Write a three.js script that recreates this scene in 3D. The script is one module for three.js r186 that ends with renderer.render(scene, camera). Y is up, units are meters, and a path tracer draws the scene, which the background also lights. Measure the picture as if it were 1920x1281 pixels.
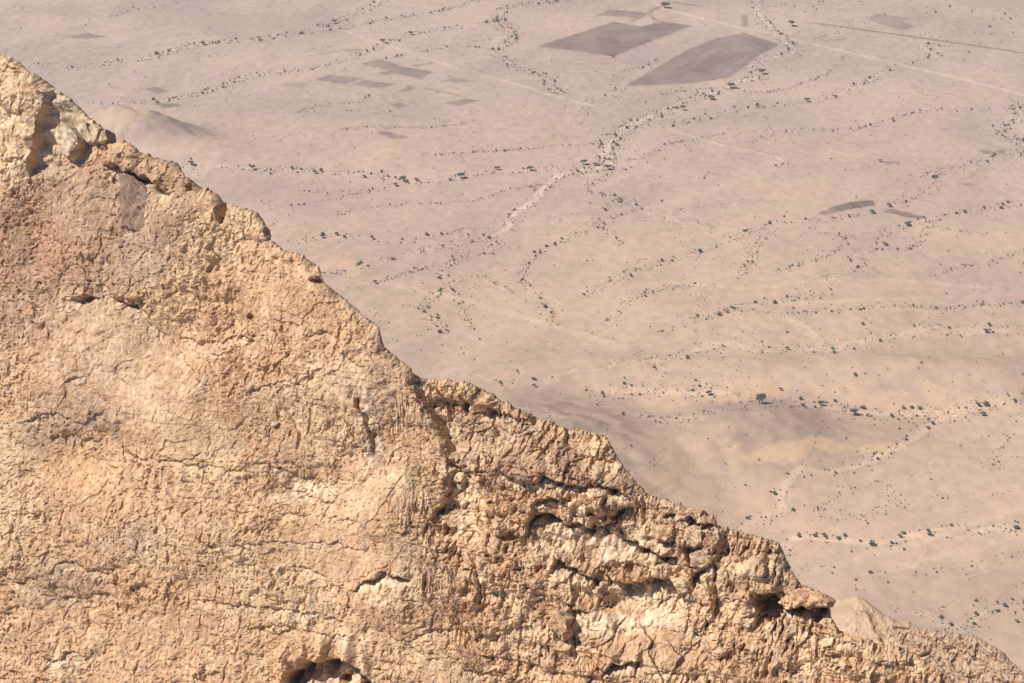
import * as THREE from 'three';
import { Sky } from 'three/addons/objects/Sky.js';
import { ConvexGeometry } from 'three/addons/geometries/ConvexGeometry.js';
import { mergeGeometries } from 'three/addons/utils/BufferGeometryUtils.js';

// ------------------------------------------------------------------ camera, sky, sun, exposure
const EYE = 600, TILT = -24, FOV = 20;
const scene = new THREE.Scene();
const camera = new THREE.PerspectiveCamera(FOV, 1024 / 683, 1, 40000);
camera.position.set(0, EYE, 0);
camera.rotation.x = TILT * Math.PI / 180;
camera.updateMatrixWorld(true);

const SUN_ELEVATION = 51, SUN_AZIMUTH = 64;               // azimuth: degrees to the left of straight behind the camera
const sunDir = new THREE.Vector3().setFromSphericalCoords(1, (90 - SUN_ELEVATION) * Math.PI / 180, -SUN_AZIMUTH * Math.PI / 180);
const sky = new Sky();
sky.name = 'sky'; sky.userData = { kind: 'structure' };
sky.scale.setScalar(30000);
sky.material.uniforms.sunPosition.value.copy(sunDir);
sky.material.uniforms.turbidity.value = 9;
sky.material.uniforms.rayleigh.value = 0.7;
sky.material.uniforms.mieCoefficient.value = 0.004;
sky.material.uniforms.cloudCoverage.value = 0;
scene.add(sky);
scene.environmentIntensity = 0.1;

const sun = new THREE.DirectionalLight(new THREE.Color(1, 0.945, 0.85), 4.6);
sun.position.copy(sunDir).multiplyScalar(2500).add(new THREE.Vector3(0, 0, -1300));
sun.target.position.set(0, 0, -1300);
sun.castShadow = true;
Object.assign(sun.shadow.camera, { left: -1600, right: 1600, top: 1600, bottom: -1600, near: 1, far: 6000 });
sun.shadow.mapSize.set(4096, 4096);
scene.add(sun, sun.target);
scene.fog = new THREE.FogExp2(new THREE.Color(0.95, 0.90, 0.89), 0.00006);

const renderer = new THREE.WebGLRenderer({ antialias: true });
renderer.setSize(1024, 683);
renderer.shadowMap.enabled = true;
renderer.toneMapping = THREE.LinearToneMapping;
renderer.toneMappingExposure = 1.36;

// ------------------------------------------------------------------ numbers: random, noise, rays
function rng(seed) { let a = seed >>> 0; return () => { a = (a + 0x6D2B79F5) >>> 0; let t = a; t = Math.imul(t ^ (t >>> 15), t | 1); t ^= t + Math.imul(t ^ (t >>> 7), t | 61); return ((t ^ (t >>> 14)) >>> 0) / 4294967296; }; }
function hash(x, y, k) { let h = Math.imul(x, 374761393) ^ Math.imul(y, 668265263) ^ Math.imul(k, 2147483629 | 0); h = Math.imul(h ^ (h >>> 13), 1274126177); h ^= h >>> 16; return (h >>> 0) / 4294967296; }
const GRX = new Float64Array(256), GRY = new Float64Array(256); for (let i = 0; i < 256; i++) { GRX[i] = Math.cos(i * 0.0245437); GRY[i] = Math.sin(i * 0.0245437); }
function corner(ix, iy, k) { let h = Math.imul(ix, 374761393) ^ Math.imul(iy, 668265263) ^ Math.imul(k, 2147483629); h = Math.imul(h ^ (h >>> 13), 1274126177); return ((h ^ (h >>> 16)) >>> 8) & 255; }
function noise(x, y, k = 0) {                                // gradient noise, about -0.7 .. 0.7
  const xi = Math.floor(x), yi = Math.floor(y), xf = x - xi, yf = y - yi;
  const u = xf * xf * xf * (xf * (xf * 6 - 15) + 10), v = yf * yf * yf * (yf * (yf * 6 - 15) + 10);
  const p = corner(xi, yi, k), q = corner(xi + 1, yi, k), r = corner(xi, yi + 1, k), s = corner(xi + 1, yi + 1, k);
  const a = GRX[p] * xf + GRY[p] * yf, b = GRX[q] * (xf - 1) + GRY[q] * yf, c = GRX[r] * xf + GRY[r] * (yf - 1), d = GRX[s] * (xf - 1) + GRY[s] * (yf - 1);
  return a + (b - a) * u + (c - a) * v + (a - b - c + d) * u * v;
}
function fbm(x, y, oct, k = 0, gain = 0.5) { let s = 0, a = 1; for (let i = 0; i < oct; i++) { s += a * noise(x, y, k + i); x = x * 2.03 + 17.3; y = y * 2.03 - 9.1; a *= gain; } return s; }
function ridged(x, y, oct, k = 0) { let s = 0, a = 1; for (let i = 0; i < oct; i++) { s += a * (1 - 2 * Math.abs(noise(x, y, k + i))); x = x * 2.07 + 5.7; y = y * 2.07 + 3.3; a *= 0.5; } return s; }
const W3 = { facet: 0, edge: 0, id: 0 };
function facets(x, y, k) {                                   // broken-rock pattern: every cell is a tilted plane; edge = distance to the next cell
  const xi = Math.floor(x), yi = Math.floor(y); let d1 = 9, d2 = 9, cx = 0, cy = 0, fx = 0, fy = 0;
  for (let j = -1; j <= 1; j++) for (let i = -1; i <= 1; i++) {
    const gx = xi + i, gy = yi + j, px = gx + hash(gx, gy, k), py = gy + hash(gx, gy, k + 71), dx = x - px, dy = y - py, d = dx * dx + dy * dy;
    if (d < d1) { d2 = d1; d1 = d; cx = gx; cy = gy; fx = dx; fy = dy; } else if (d < d2) d2 = d;
  }
  const a = hash(cx, cy, k + 5) * 6.2831853, m = hash(cx, cy, k + 9) * 1.1;
  W3.facet = (Math.cos(a) * fx + Math.sin(a) * fy) * m + (hash(cx, cy, k + 13) - 0.5) * 0.6;
  W3.edge = Math.sqrt(d2) - Math.sqrt(d1); W3.id = hash(cx, cy, k + 3);
  return W3;
}
const clamp = (x, a = 0, b = 1) => x < a ? a : x > b ? b : x;
const smooth = (a, b, x) => { const t = clamp((x - a) / (b - a)); return t * t * (3 - 2 * t); };
const lerp = (a, b, t) => a + (b - a) * t;
const FPX = 640.5 / Math.tan(FOV * Math.PI / 360), CT = Math.cos(TILT * Math.PI / 180), ST = Math.sin(TILT * Math.PI / 180);
function ray(px, py) { const x = (px - 960) / FPX, y = -(py - 640.5) / FPX; return [x, y * CT + ST, y * ST - CT]; }   // towards a point that the photograph shows there; not of unit length
function project(x, y, z) { const dy = y - EYE, zc = dy * -ST + z * CT, yc = dy * CT + z * ST; return [960 + x / -zc * FPX, 640.5 - yc / -zc * FPX, -zc]; }   // where the photograph shows a point, and how far off

// ------------------------------------------------------------------ naming
const taken = new Map();
function numbered(name) { const n = taken.get(name) || 0; taken.set(name, n + 1); return n ? `${name}_${String(n).padStart(3, '0')}` : name; }
function tag(o, label, category, group, kind) { o.userData = { label, category }; if (group) o.userData.group = group; if (kind) o.userData.kind = kind; return o; }
function mesh(name, geometry, material, parent) { const m = new THREE.Mesh(geometry, material); m.castShadow = m.receiveShadow = true; m.name = parent === scene ? numbered(name) : name; parent.add(m); return m; }
function partName(o, name) { const n = o.children.filter(c => c.name === name || c.name.startsWith(name + '_')).length; return n ? `${name}_${String(n).padStart(3, '0')}` : name; }

// ------------------------------------------------------------------ the plain
const HILLS = [                                              // seen at, radii in metres across and in depth, height, turn
  ['left hill', 285, 268, 52, 46, 21, 0], ['left hill flank', 352, 292, 78, 36, 9, 0.2], ['left hill second hump', 190, 262, 48, 50, 22, 0],
  ['near mound', 1440, 832, 52, 60, 15, 0], ['near mound shoulder', 1330, 850, 45, 55, 9, 0], ['near mound tail', 1580, 850, 60, 40, 4, 0],
  ['mountain foot', 1020, 900, 75, 110, 30, 0.3], ['mountain foot low', 1210, 900, 40, 70, 7, 0.2], ['bank', 1290, 705, 90, 36, 6, 0], ['bank', 1560, 715, 120, 38, 7, 0.05], ['bank', 1800, 708, 110, 34, 6, -0.1], ['bank', 1050, 705, 70, 36, 7, -0.2],
];
const flatAt = (px, py) => { const d = ray(px, py), k = -EYE / d[1]; return [d[0] * k, d[2] * k]; };
const hills = HILLS.map(([, px, py, rx, rz, h, a]) => { const [x, z] = flatAt(px, py); return [x, z, rx, rz, h, Math.cos(a), Math.sin(a)]; });
function rawHeight(x, z) {
  let y = 2.2 * noise(x / 210, z / 260, 1) + 0.9 * noise(x / 75, z / 95, 2) + 0.35 * noise(x / 31, z / 37, 3);
  const near = smooth(-1500, -1180, z);
  y += near * (1.6 * ridged(x / 120 + 0.3 * noise(x / 60, z / 60, 5), z / 75, 2, 4) - 0.8);
  for (const [hx, hz, rx, rz, h, c, s] of hills) {
    const dx = x - hx, dz = z - hz; if (Math.abs(dx) > 3 * rx + 3 * rz || Math.abs(dz) > 3 * rz + 3 * rx) continue;
    const u = (dx * c - dz * s) / rx, v = (dx * s + dz * c) / rz, q = u * u + v * v; if (q > 8) continue;
    y += h * Math.exp(-q * 1.3) * (1 + 0.16 * ridged(dx / 26 + 4, dz / 34, 3, 21) - 0.12) + 0.09 * h * ridged(dx / 10, dz / 16, 3, 24) * Math.exp(-q);
  }
  return y;
}
// the sheet: fine where the photograph looks, coarser to the horizon
const steps = (list) => { const out = []; for (const [a, b, n] of list) for (let i = 0; i < n; i++) out.push(a + (b - a) * i / n); return out; };
const GX = [...steps([[-12000, -3000, 12], [-3000, -1000, 40], [-1000, -760, 30], [-760, 760, 330], [760, 1000, 30], [1000, 3000, 40], [3000, 12000, 12]]), 12000];
const GZ = [...steps([[-14000, -5000, 12], [-5000, -2700, 40], [-2700, -1500, 220], [-1500, -820, 190], [-820, 0, 60], [0, 2400, 20]]), 2400];
const NX = GX.length, NZ = GZ.length, GY = new Float32Array(NX * NZ);
for (let j = 0; j < NZ; j++) for (let i = 0; i < NX; i++) GY[j * NX + i] = rawHeight(GX[i], GZ[j]);
function cell(list, v) { let a = 0, b = list.length - 2; while (a < b) { const m = (a + b + 1) >> 1; if (list[m] <= v) a = m; else b = m - 1; } return a; }
function ground(x, z) {                                      // height of the sheet itself, triangle by triangle
  const i = cell(GX, x), j = cell(GZ, z), u = (x - GX[i]) / (GX[i + 1] - GX[i]), v = (z - GZ[j]) / (GZ[j + 1] - GZ[j]), o = j * NX + i;
  const a = GY[o], b = GY[o + 1], c = GY[o + NX], d = GY[o + NX + 1];
  return u + v <= 1 ? a + (b - a) * u + (c - a) * v : d + (c - d) * (1 - u) + (b - d) * (1 - v);
}
function spot(px, py) {                                      // the place on the plain that the photograph shows there
  const d = ray(px, py), len = Math.hypot(...d); let t = 700 / len;
  for (let k = 0; k < 4000; k++) { const st = 3 / len; t += st; if (d[1] * t + EYE < ground(d[0] * t, d[2] * t)) { let a = t - st, b = t; for (let i = 0; i < 12; i++) { const m = (a + b) / 2; if (d[1] * m + EYE < ground(d[0] * m, d[2] * m)) b = m; else a = m; } t = b; break; } }
  return [d[0] * t, d[2] * t];
}

// colour of the ground: warm grey gravel, paler peach wash sediment, yellow sand; one texture without repeats where the photograph looks
const TX0 = -800, TX1 = 800, TZ0 = -2750, TZ1 = -800, TS = 2048, TW = 1536;
const SAND = [                                               // pale and yellow patches of sand: seen at, radii in metres, strength
  ['y', 225, 208, 38, 26, 1], ['y', 360, 228, 60, 30, 0.35], ['y', 700, 305, 60, 30, 0.4], ['y', 720, 262, 110, 50, 0.35], ['y', 590, 290, 130, 60, 0.35], ['y', 640, 495, 34, 22, 0.9], ['y', 600, 450, 40, 60, 0.4],
  ['y', 900, 6, 60, 60, 0.6], ['y', 1460, 540, 90, 40, 0.4], ['y', 1560, 285, 40, 24, 0.6], ['y', 1490, 365, 60, 24, 0.6], ['y', 750, 535, 60, 20, 0.4], ['y', 1050, 595, 120, 20, 0.4], ['y', 1440, 610, 50, 20, 0.55],
  ['y', 1375, 735, 24, 14, 1], ['y', 1295, 728, 26, 13, 0.8], ['y', 1220, 715, 34, 12, 0.6], ['y', 1580, 745, 40, 14, 0.7], ['y', 1710, 746, 34, 16, 0.9], ['y', 1790, 745, 40, 13, 0.7], ['y', 1530, 862, 36, 12, 1.2], ['y', 1400, 852, 34, 12, 0.6], ['y', 1300, 915, 20, 9, 0.9], ['y', 1320, 812, 20, 10, 0.6], ['y', 1260, 890, 30, 10, 0.4],
  ['p', 1660, 622, 60, 16, 1.1], ['p', 1480, 650, 50, 12, 0.8], ['p', 1890, 610, 60, 30, 0.7], ['p', 1640, 518, 24, 14, 0.8], ['p', 1730, 540, 24, 14, 0.8], ['p', 1460, 480, 24, 9, 0.7], ['p', 1550, 498, 26, 10, 0.7], ['p', 1020, 48, 60, 40, 0.7], ['p', 480, 110, 130, 40, 0.4], ['p', 640, 210, 120, 40, 0.35], ['p', 1750, 130, 170, 120, 0.55], ['p', 1660, 195, 120, 60, 0.5], ['p', 380, 40, 110, 60, 0.4], ['p', 1300, 470, 150, 60, 0.35], ['p', 930, 460, 60, 90, 0.4], ['p', 900, 380, 140, 50, 0.3], ['p', 1080, 520, 90, 60, 0.3],
].map(([c, px, py, rx, rz, w]) => { const [x, z] = spot(px, py); return [c, x, z, rx, rz, w]; });
function runnels(x, z) {                                    // thin braided channels; about 0 on the bed of one, 1 away from it
  const wx = x + 26 * noise(x / 60, z / 80, 81) + 9 * noise(x / 21, z / 26, 82), wz = z + 30 * noise(x / 70, z / 90, 83);
  const a = Math.abs(noise(wx / 62 + wz / 210, wz / 95 - wx / 300, 84)) * 62, b = Math.abs(noise(wx / 31 - wz / 160, wz / 60 + wx / 200, 85)) * 31;
  return [a / 1.8, b / 1.4];
}
function groundColor(x, z, out) {
  const wx = x + 40 * noise(x / 130, z / 130, 31), wz = z + 60 * noise(x / 160, z / 160, 32);
  const broad = fbm(wx / 260, wz / 170, 4, 33), streak = fbm(wx / 55 + wz / 190, wz / 150 - wx / 300, 4, 41), fine = fbm(x / 9, z / 12, 4, 51, 0.6);
  const fan = ridged(wx / 90 + wz / 140, wz / 120, 3, 61) - 0.6;
  const [ra, rb] = runnels(x, z), show = clamp(0.55 + 1.3 * noise(x / 150, z / 190, 86)), line = Math.max(smooth(1, 0.2, ra), 0.7 * smooth(1, 0.2, rb) * clamp(0.4 + 1.6 * noise(x / 90 + 7, z / 110, 87))) * show, bank = smooth(2.6, 1.1, ra) * show * (1 - line);
  let t = clamp(0.44 + broad * 0.7 + streak * 0.6 + fan * 0.12 + fine * 0.22 + line * 0.18 - bank * 0.22);
  const patch = fbm(wx / 22, wz / 26, 4, 71, 0.6); let y = 0, p = 0, stony = 0;
  for (const [c, sx, sz, rx, rz, w] of SAND) {
    const u = (wx - sx - 6 * streak) / rx, v = (wz - sz) / rz, q = u * u + v * v; if (q > 5) continue;
    const k = 0.55 * w * smooth(1.3, 0.1, q * (1 + 1.6 * streak) + 1.9 * patch); if (c === 'y') y = Math.max(y, k); else p = Math.max(p, k);
  }
  for (const [hx, hz, rx, rz, h] of hills) if (h > 12) { const q = ((x - hx) / rx) ** 2 + ((z - hz) / rz) ** 2; if (q < 3) t = lerp(t, clamp(0.12 + 0.7 * patch + 0.4 * fine), 0.85 * smooth(1.8, 0.4, q)), stony = Math.max(stony, smooth(1.8, 0.3, q)); }
  t = Math.max(t, p);
  const sp = 1 + 0.03 * line - 0.035 * bank - 0.13 * stony * (1 - clamp(y)) + 0.09 * fine + 0.07 * (hash(Math.floor(x * 1.3), Math.floor(z * 1.1), 77) - 0.5);
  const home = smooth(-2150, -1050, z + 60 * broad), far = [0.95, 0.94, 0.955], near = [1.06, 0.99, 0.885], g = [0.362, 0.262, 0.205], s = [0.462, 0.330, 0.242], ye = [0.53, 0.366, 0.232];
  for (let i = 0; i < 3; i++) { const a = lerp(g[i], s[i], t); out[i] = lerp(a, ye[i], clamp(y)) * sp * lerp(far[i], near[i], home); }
  return out;
}
function dataTexture(w, h, channels, fill, srgb) {
  const data = new Uint8Array(w * h * 4), c = [0, 0, 0];
  for (let j = 0; j < h; j++) for (let i = 0; i < w; i++) {
    fill(i, j, c); const o = (j * w + i) * 4;
    for (let k = 0; k < 3; k++) { const v = clamp(c[k]); data[o + k] = Math.round(255 * (srgb ? (v <= 0.0031308 ? v * 12.92 : 1.055 * v ** (1 / 2.4) - 0.055) : v)); }
    data[o + 3] = 255;
  }
  const t = new THREE.DataTexture(data, w, h); t.magFilter = THREE.LinearFilter; t.minFilter = THREE.LinearFilter; t.wrapS = t.wrapT = THREE.RepeatWrapping;
  if (srgb) t.colorSpace = THREE.SRGBColorSpace; t.needsUpdate = true; return t;
}
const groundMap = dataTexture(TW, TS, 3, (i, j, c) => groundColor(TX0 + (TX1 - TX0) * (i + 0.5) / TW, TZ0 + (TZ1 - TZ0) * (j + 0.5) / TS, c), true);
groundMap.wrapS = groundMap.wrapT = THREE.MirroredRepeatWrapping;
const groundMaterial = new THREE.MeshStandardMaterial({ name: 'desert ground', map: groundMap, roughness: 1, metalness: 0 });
const overlayMaterial = new THREE.MeshStandardMaterial({ name: 'desert ground, worn', map: groundMap, roughness: 1, metalness: 0, vertexColors: true });
groundMaterial.specularIntensity = overlayMaterial.specularIntensity = 0.2;
const groundUV = (x, z) => [(x - TX0) / (TX1 - TX0), (z - TZ0) / (TZ1 - TZ0)];
{
  const pos = new Float32Array(NX * NZ * 3), uv = new Float32Array(NX * NZ * 2), index = [];
  for (let j = 0; j < NZ; j++) for (let i = 0; i < NX; i++) { const o = j * NX + i; pos.set([GX[i], GY[o], GZ[j]], o * 3); uv.set(groundUV(GX[i], GZ[j]), o * 2); }
  for (let j = 0; j < NZ - 1; j++) for (let i = 0; i < NX - 1; i++) { const o = j * NX + i; index.push(o, o + NX, o + 1, o + 1, o + NX, o + NX + 1); }
  const g = new THREE.BufferGeometry(); g.setAttribute('position', new THREE.BufferAttribute(pos, 3)); g.setAttribute('uv', new THREE.BufferAttribute(uv, 2)); g.setIndex(index); g.computeVertexNormals();
  tag(mesh('desert_ground', g, groundMaterial, scene), 'wide flat desert plain of warm grey gravel and peach sand', 'ground', null, 'structure');
}

// ------------------------------------------------------------------ sheets that lie on the plain: washes, roads, ploughed fields
function spline(pts, step, wander, seed) {                   // photograph points -> an even chain of places on the plain
  const c = new THREE.CatmullRomCurve3(pts.map(([px, py]) => { const [x, z] = spot(px, py); return new THREE.Vector3(x, 0, z); }), false, 'centripetal');
  const n = Math.max(6, Math.round(c.getLength() / step)), out = [];
  for (let i = 0; i <= n; i++) { const p = c.getPointAt(i / n), t = c.getTangentAt(i / n), s = i * step, w = wander * (noise(s / 38, seed, 90) * 1.1 + noise(s / 13, seed, 91) * 0.5); out.push([p.x - t.z * w, p.z + t.x * w, -t.z, t.x, s]); }
  return out;
}
function ribbon(chain, half, tint, edge, seed, lift = 0.12) {
  const K = 9, pos = [], col = [], uv = [], index = [];
  chain.forEach(([x, z, nx, nz, s], i) => {
    const end = Math.min(1, i / 5, (chain.length - 1 - i) / 5), wob = 1 + 0.7 * noise(s / 30, seed, 92);
    for (let k = 0; k < K; k++) {
      const q = k / (K - 1) * 2 - 1, h = half * wob * (1 + 0.5 * noise(s / 9 + k * 3, seed, 93)), gx = x + nx * q * h, gz = z + nz * q * h;
      pos.push(gx, ground(gx, gz) + lift * (1 - q ** 6) + 0.02, gz); uv.push(...groundUV(gx, gz));
      const f = end * (edge === 0 ? smooth(1, 0.15, Math.abs(q)) : smooth(1, 0.75, Math.abs(q))) * (tint[0] < 1 ? clamp(0.9 + 0.6 * noise(gx / 5, gz / 7, 94), 0, 1.1) : clamp(0.7 + 1.3 * noise(gx / 5, gz / 7, 94) + 0.7 * noise(gx / 34, gz / 40, 95), 0, 1.25));
      const rim = end * edge * smooth(0.35, 0.85, Math.abs(q)) * smooth(1, 0.9, Math.abs(q)) * clamp(0.6 + 1.6 * noise(gx / 14, gz / 14, 96));
      for (let c = 0; c < 3; c++) col.push(lerp(1, tint[c], f) * (1 - 0.14 * rim));
    }
    if (i) for (let k = 0; k < K - 1; k++) { const a = (i - 1) * K + k, b = a + K; index.push(a, a + 1, b, b, a + 1, b + 1); }
  });
  const g = new THREE.BufferGeometry();
  g.setAttribute('position', new THREE.Float32BufferAttribute(pos, 3)); g.setAttribute('uv', new THREE.Float32BufferAttribute(uv, 2)); g.setAttribute('color', new THREE.Float32BufferAttribute(col, 3)); g.setIndex(index);
  g.computeVertexNormals(); if (g.attributes.normal.getY(20) < 0) { g.index.array.reverse(); g.computeVertexNormals(); }
  return g;
}
// each wash: where it runs in the photograph, half width, how pale, plants per 100 m, their mean spread in metres, and how one would say where it is
const WASHES = [];
const wash = (where, half, pale, density, size, ...pts) => WASHES.push({ where, half, pale, density, size, pts });
wash('the pale wash beside the big dark fields', 8, 1.25, 30, 2.6, [1412, -20], [1420, 6], [1424, 28], [1449, 57], [1476, 82], [1486, 103], [1452, 107], [1412, 120], [1415, 135], [1448, 143], [1399, 150], [1364, 163], [1332, 177], [1282, 191], [1240, 211]);
wash('the bright stony bend of the main wash', 11, 1.4, 62, 2.9, [1240, 211], [1196, 229], [1155, 254], [1136, 279], [1141, 306], [1110, 318], [1073, 321]);
wash('the straight bright reach below the main bend', 7, 1.45, 22, 2.4, [1073, 321], [1040, 336], [999, 375], [960, 411], [946, 432], [908, 447]);
wash('the stony channel curling below the main wash', 6, 1.1, 34, 2.2, [908, 447], [925, 457], [935, 463], [900, 474], [874, 480], [842, 498], [831, 515], [846, 530], [822, 550], [781, 578]);
wash('the short bushy channel near the cliff brow', 5, 1.05, 22, 2.8, [790, 578], [806, 588], [820, 607], [836, 626]);
wash('the channel leaving the main wash leftwards', 5, 1.1, 22, 2.6, [908, 447], [880, 452], [770, 476], [677, 499], [612, 515]);
wash('the nearly level row right of the crest', 6, 1.08, 14, 3.2, [924, 432], [839, 436], [774, 453], [673, 447], [604, 444], [550, 457]);
wash('the long wash left of the main bend', 8, 1.15, 22, 3.4, [1056, 315], [985, 320], [900, 324], [854, 333], [758, 340], [702, 331], [584, 322], [481, 316], [344, 305]);
wash('the thin channel below the long left wash', 4, 1.05, 16, 2.6, [808, 340], [744, 347], [666, 361], [560, 358]);
wash('the faint channel above the cliff crest', 3, 1, 12, 2, [700, 358], [659, 366], [600, 378], [545, 388]);
wash('the upper left wash reaching the top edge', 9, 1.1, 30, 3, [62, 122], [137, 125], [206, 119], [285, 107], [344, 89], [382, 81], [481, 74], [584, 55], [653, 31], [690, 16], [723, -6]);
wash('the thin channel below the upper left wash', 5, 1.05, 24, 2.4, [560, 64], [641, 55], [737, 35], [833, 19], [886, 4], [930, -12]);
wash('the bushy line across the upper left', 7, 1.1, 34, 2.8, [193, 196], [327, 186], [413, 163], [481, 141], [584, 127], [653, 110], [700, 92], [769, 64], [843, 53], [900, 46], [936, 36]);
wash('the bushy wash left of the farther field', 8, 1.08, 44, 2.7, [1084, -4], [1020, 5], [950, 14], [940, 28], [953, 60], [962, 70], [953, 82], [930, 92], [946, 113], [967, 128], [1020, 142], [1035, 166], [1056, 176]);
wash('the faint line above the dark plots', 3, 1, 12, 2.2, [928, 92], [861, 87], [787, 97], [716, 112]);
wash('the line below the nearer big field', 6, 1.05, 18, 2.3, [1240, 112], [1197, 127], [1150, 156], [1164, 170], [1120, 188], [1095, 205], [1084, 234]);
wash('the line between pale road and big fields', 7, 1.1, 22, 2.6, [1760, 84], [1729, 85], [1753, 108], [1707, 120], [1658, 135], [1630, 152], [1580, 174], [1548, 186], [1470, 195], [1399, 202], [1346, 216], [1282, 230], [1240, 238]);
wash('the winding row across the middle right', 5, 1.05, 18, 2.7, [1925, 190], [1892, 205], [1821, 205], [1707, 212], [1665, 228], [1608, 243], [1523, 244], [1474, 248], [1406, 266]);
wash('the dense bushes at the right edge', 8, 1.08, 46, 3, [1930, 196], [1905, 202], [1918, 220], [1874, 243], [1905, 262], [1922, 276], [1909, 292]);
wash('the bushy channel from the right edge', 7, 1.08, 30, 2.7, [1909, 292], [1842, 301], [1800, 312], [1746, 329], [1758, 350], [1718, 365], [1683, 382]);
wash('the row passing right of the dark patches', 6, 1.05, 18, 3, [1925, 382], [1849, 393], [1807, 400], [1725, 416], [1669, 436], [1646, 462], [1609, 481], [1605, 504], [1552, 522], [1549, 541], [1504, 558], [1402, 571], [1339, 590], [1282, 609], [1237, 629]);
wash('the row left of the dark patches', 5, 1.05, 22, 2.6, [1605, 403], [1511, 416], [1444, 418], [1410, 432], [1316, 470], [1245, 492], [1200, 504], [1186, 504], [1159, 524], [1090, 557]);
wash('the short branch running down from that row', 5, 1.03, 24, 2.3, [1436, 427], [1421, 462], [1406, 492], [1380, 522]);
wash('the crooked channel right of the main wash', 4, 1.03, 24, 2.2, [1141, 310], [1141, 331], [1110, 345], [1100, 356], [1140, 368], [1169, 375], [1195, 393], [1150, 408], [1128, 428], [1150, 442], [1160, 460]);
wash('the long thin channel running down the middle', 4, 1.05, 22, 2.3, [1165, 374], [1144, 386], [1101, 426], [1051, 457], [1013, 472], [978, 519], [997, 546], [1028, 577], [1040, 611]);
wash('the faint curved row in the middle distance', 4, 1.02, 14, 2.4, [1260, 536], [1217, 546], [1171, 569], [1140, 611], [1101, 625]);
wash('the pale sandy flat at the right', 12, 1.2, 20, 2.7, [1930, 626], [1852, 620], [1781, 621], [1736, 616], [1680, 630], [1646, 632], [1560, 654], [1474, 657], [1440, 659], [1357, 644], [1310, 655], [1279, 669], [1256, 673], [1195, 686]);
wash('the broad sandy wash behind the near mound', 9, 1.18, 34, 2.5, [1101, 736], [1200, 732], [1301, 736], [1360, 740], [1421, 755], [1530, 762], [1612, 772], [1680, 778], [1744, 776], [1837, 764], [1925, 748]);
wash('the lower channel of the near wash', 7, 1.05, 24, 2.2, [1195, 782], [1245, 788], [1300, 782], [1340, 768], [1400, 768]);
wash('the branch wash round the near mound', 6, 1.25, 14, 2.3, [1837, 770], [1790, 780], [1744, 796], [1719, 817], [1695, 837], [1655, 853], [1612, 872], [1548, 884], [1501, 881], [1476, 907], [1463, 936], [1467, 958], [1436, 966], [1407, 979], [1395, 1000]);
wash('the pale stony wash right of the ledge', 7, 1.28, 17, 3.1, [1930, 986], [1860, 990], [1783, 996], [1698, 1007], [1646, 1018], [1570, 1013], [1505, 1007], [1480, 1018], [1466, 1040]);
wash('the sparse row right of the ledge', 4, 1.0, 10, 2, [1925, 1038], [1817, 1056], [1732, 1072], [1640, 1074], [1560, 1066], [1480, 1072]);
wash('the short wash above the lower right ridge', 5, 1.12, 22, 2.4, [1925, 1136], [1886, 1137], [1843, 1150], [1826, 1168], [1790, 1178], [1740, 1172]);
wash('the faint row at the far right', 3, 1, 18, 1.8, [1888, 818], [1872, 850], [1866, 880]);
wash('the thin row under the near branch wash', 3, 1, 14, 2, [1620, 980], [1640, 960], [1680, 935], [1650, 905], [1560, 935], [1520, 960]);
wash('the faint channel beside the left dark plots', 2.5, 1.03, 26, 1.6, [560, 209], [613, 196], [677, 191], [690, 178]);
wash('the faint channel through the left middle plain', 2.5, 1.03, 22, 1.6, [640, 243], [695, 237], [780, 240], [850, 234], [893, 227]);
wash('the faint channel above the long left wash', 2.5, 1.03, 26, 1.9, [787, 290], [860, 288], [935, 283], [985, 280], [1031, 274], [1073, 273], [1112, 269], [1134, 276]);
wash('the faint channel beside the straight bright reach', 2.5, 1.03, 24, 1.7, [631, 407], [666, 393], [758, 384], [900, 375], [953, 356], [1013, 347]);
wash('the short faint channel by the cliff crest', 2.5, 1.03, 34, 1.7, [700, 530], [731, 522], [777, 507], [800, 503]);
wash('the short faint channel below the curling one', 2.5, 1.03, 30, 1.6, [850, 548], [862, 572], [874, 600], [880, 618]);
wash('the faint channel left of the middle', 2.5, 1.03, 20, 1.5, [850, 520], [901, 519], [935, 534], [962, 550]);
wash('the faint channel near the lower middle', 2.5, 1.03, 24, 1.8, [1180, 560], [1200, 554], [1271, 539], [1297, 535], [1340, 538]);
wash('the faint middle right channel', 2.5, 1.03, 26, 1.8, [1330, 596], [1354, 584], [1384, 581], [1440, 588]);
wash('the faint channel above the sandy flat', 2.5, 1.03, 22, 1.9, [1470, 592], [1541, 584], [1612, 578], [1680, 573], [1766, 579], [1840, 572], [1925, 566]);
wash('the faint curved channel right of the middle', 2.5, 1.03, 30, 1.8, [1460, 506], [1477, 500], [1530, 489], [1567, 470], [1586, 455], [1580, 440]);
wash('the faint channel below the striped field', 2.5, 1.03, 28, 1.6, [1240, 177], [1290, 170], [1328, 166], [1380, 168], [1438, 174], [1500, 158], [1541, 143], [1570, 120], [1583, 104]);
wash('the faint brown channel at the lower right', 3, 1, 10, 1.4, [1925, 919], [1830, 928], [1740, 936], [1634, 962], [1527, 975]);
wash('the faint channel from the main bend', 2.5, 1.03, 26, 1.7, [1180, 300], [1210, 296], [1250, 270], [1300, 262], [1360, 250]);
wash('the thin channel at the right middle', 2.5, 1.03, 22, 1.8, [1925, 470], [1890, 478], [1862, 492], [1800, 500], [1750, 520]);
wash('the thin channel beyond the dark patches', 2.5, 1.03, 22, 1.7, [1700, 470], [1730, 452], [1745, 425], [1790, 432], [1860, 440]);
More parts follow.
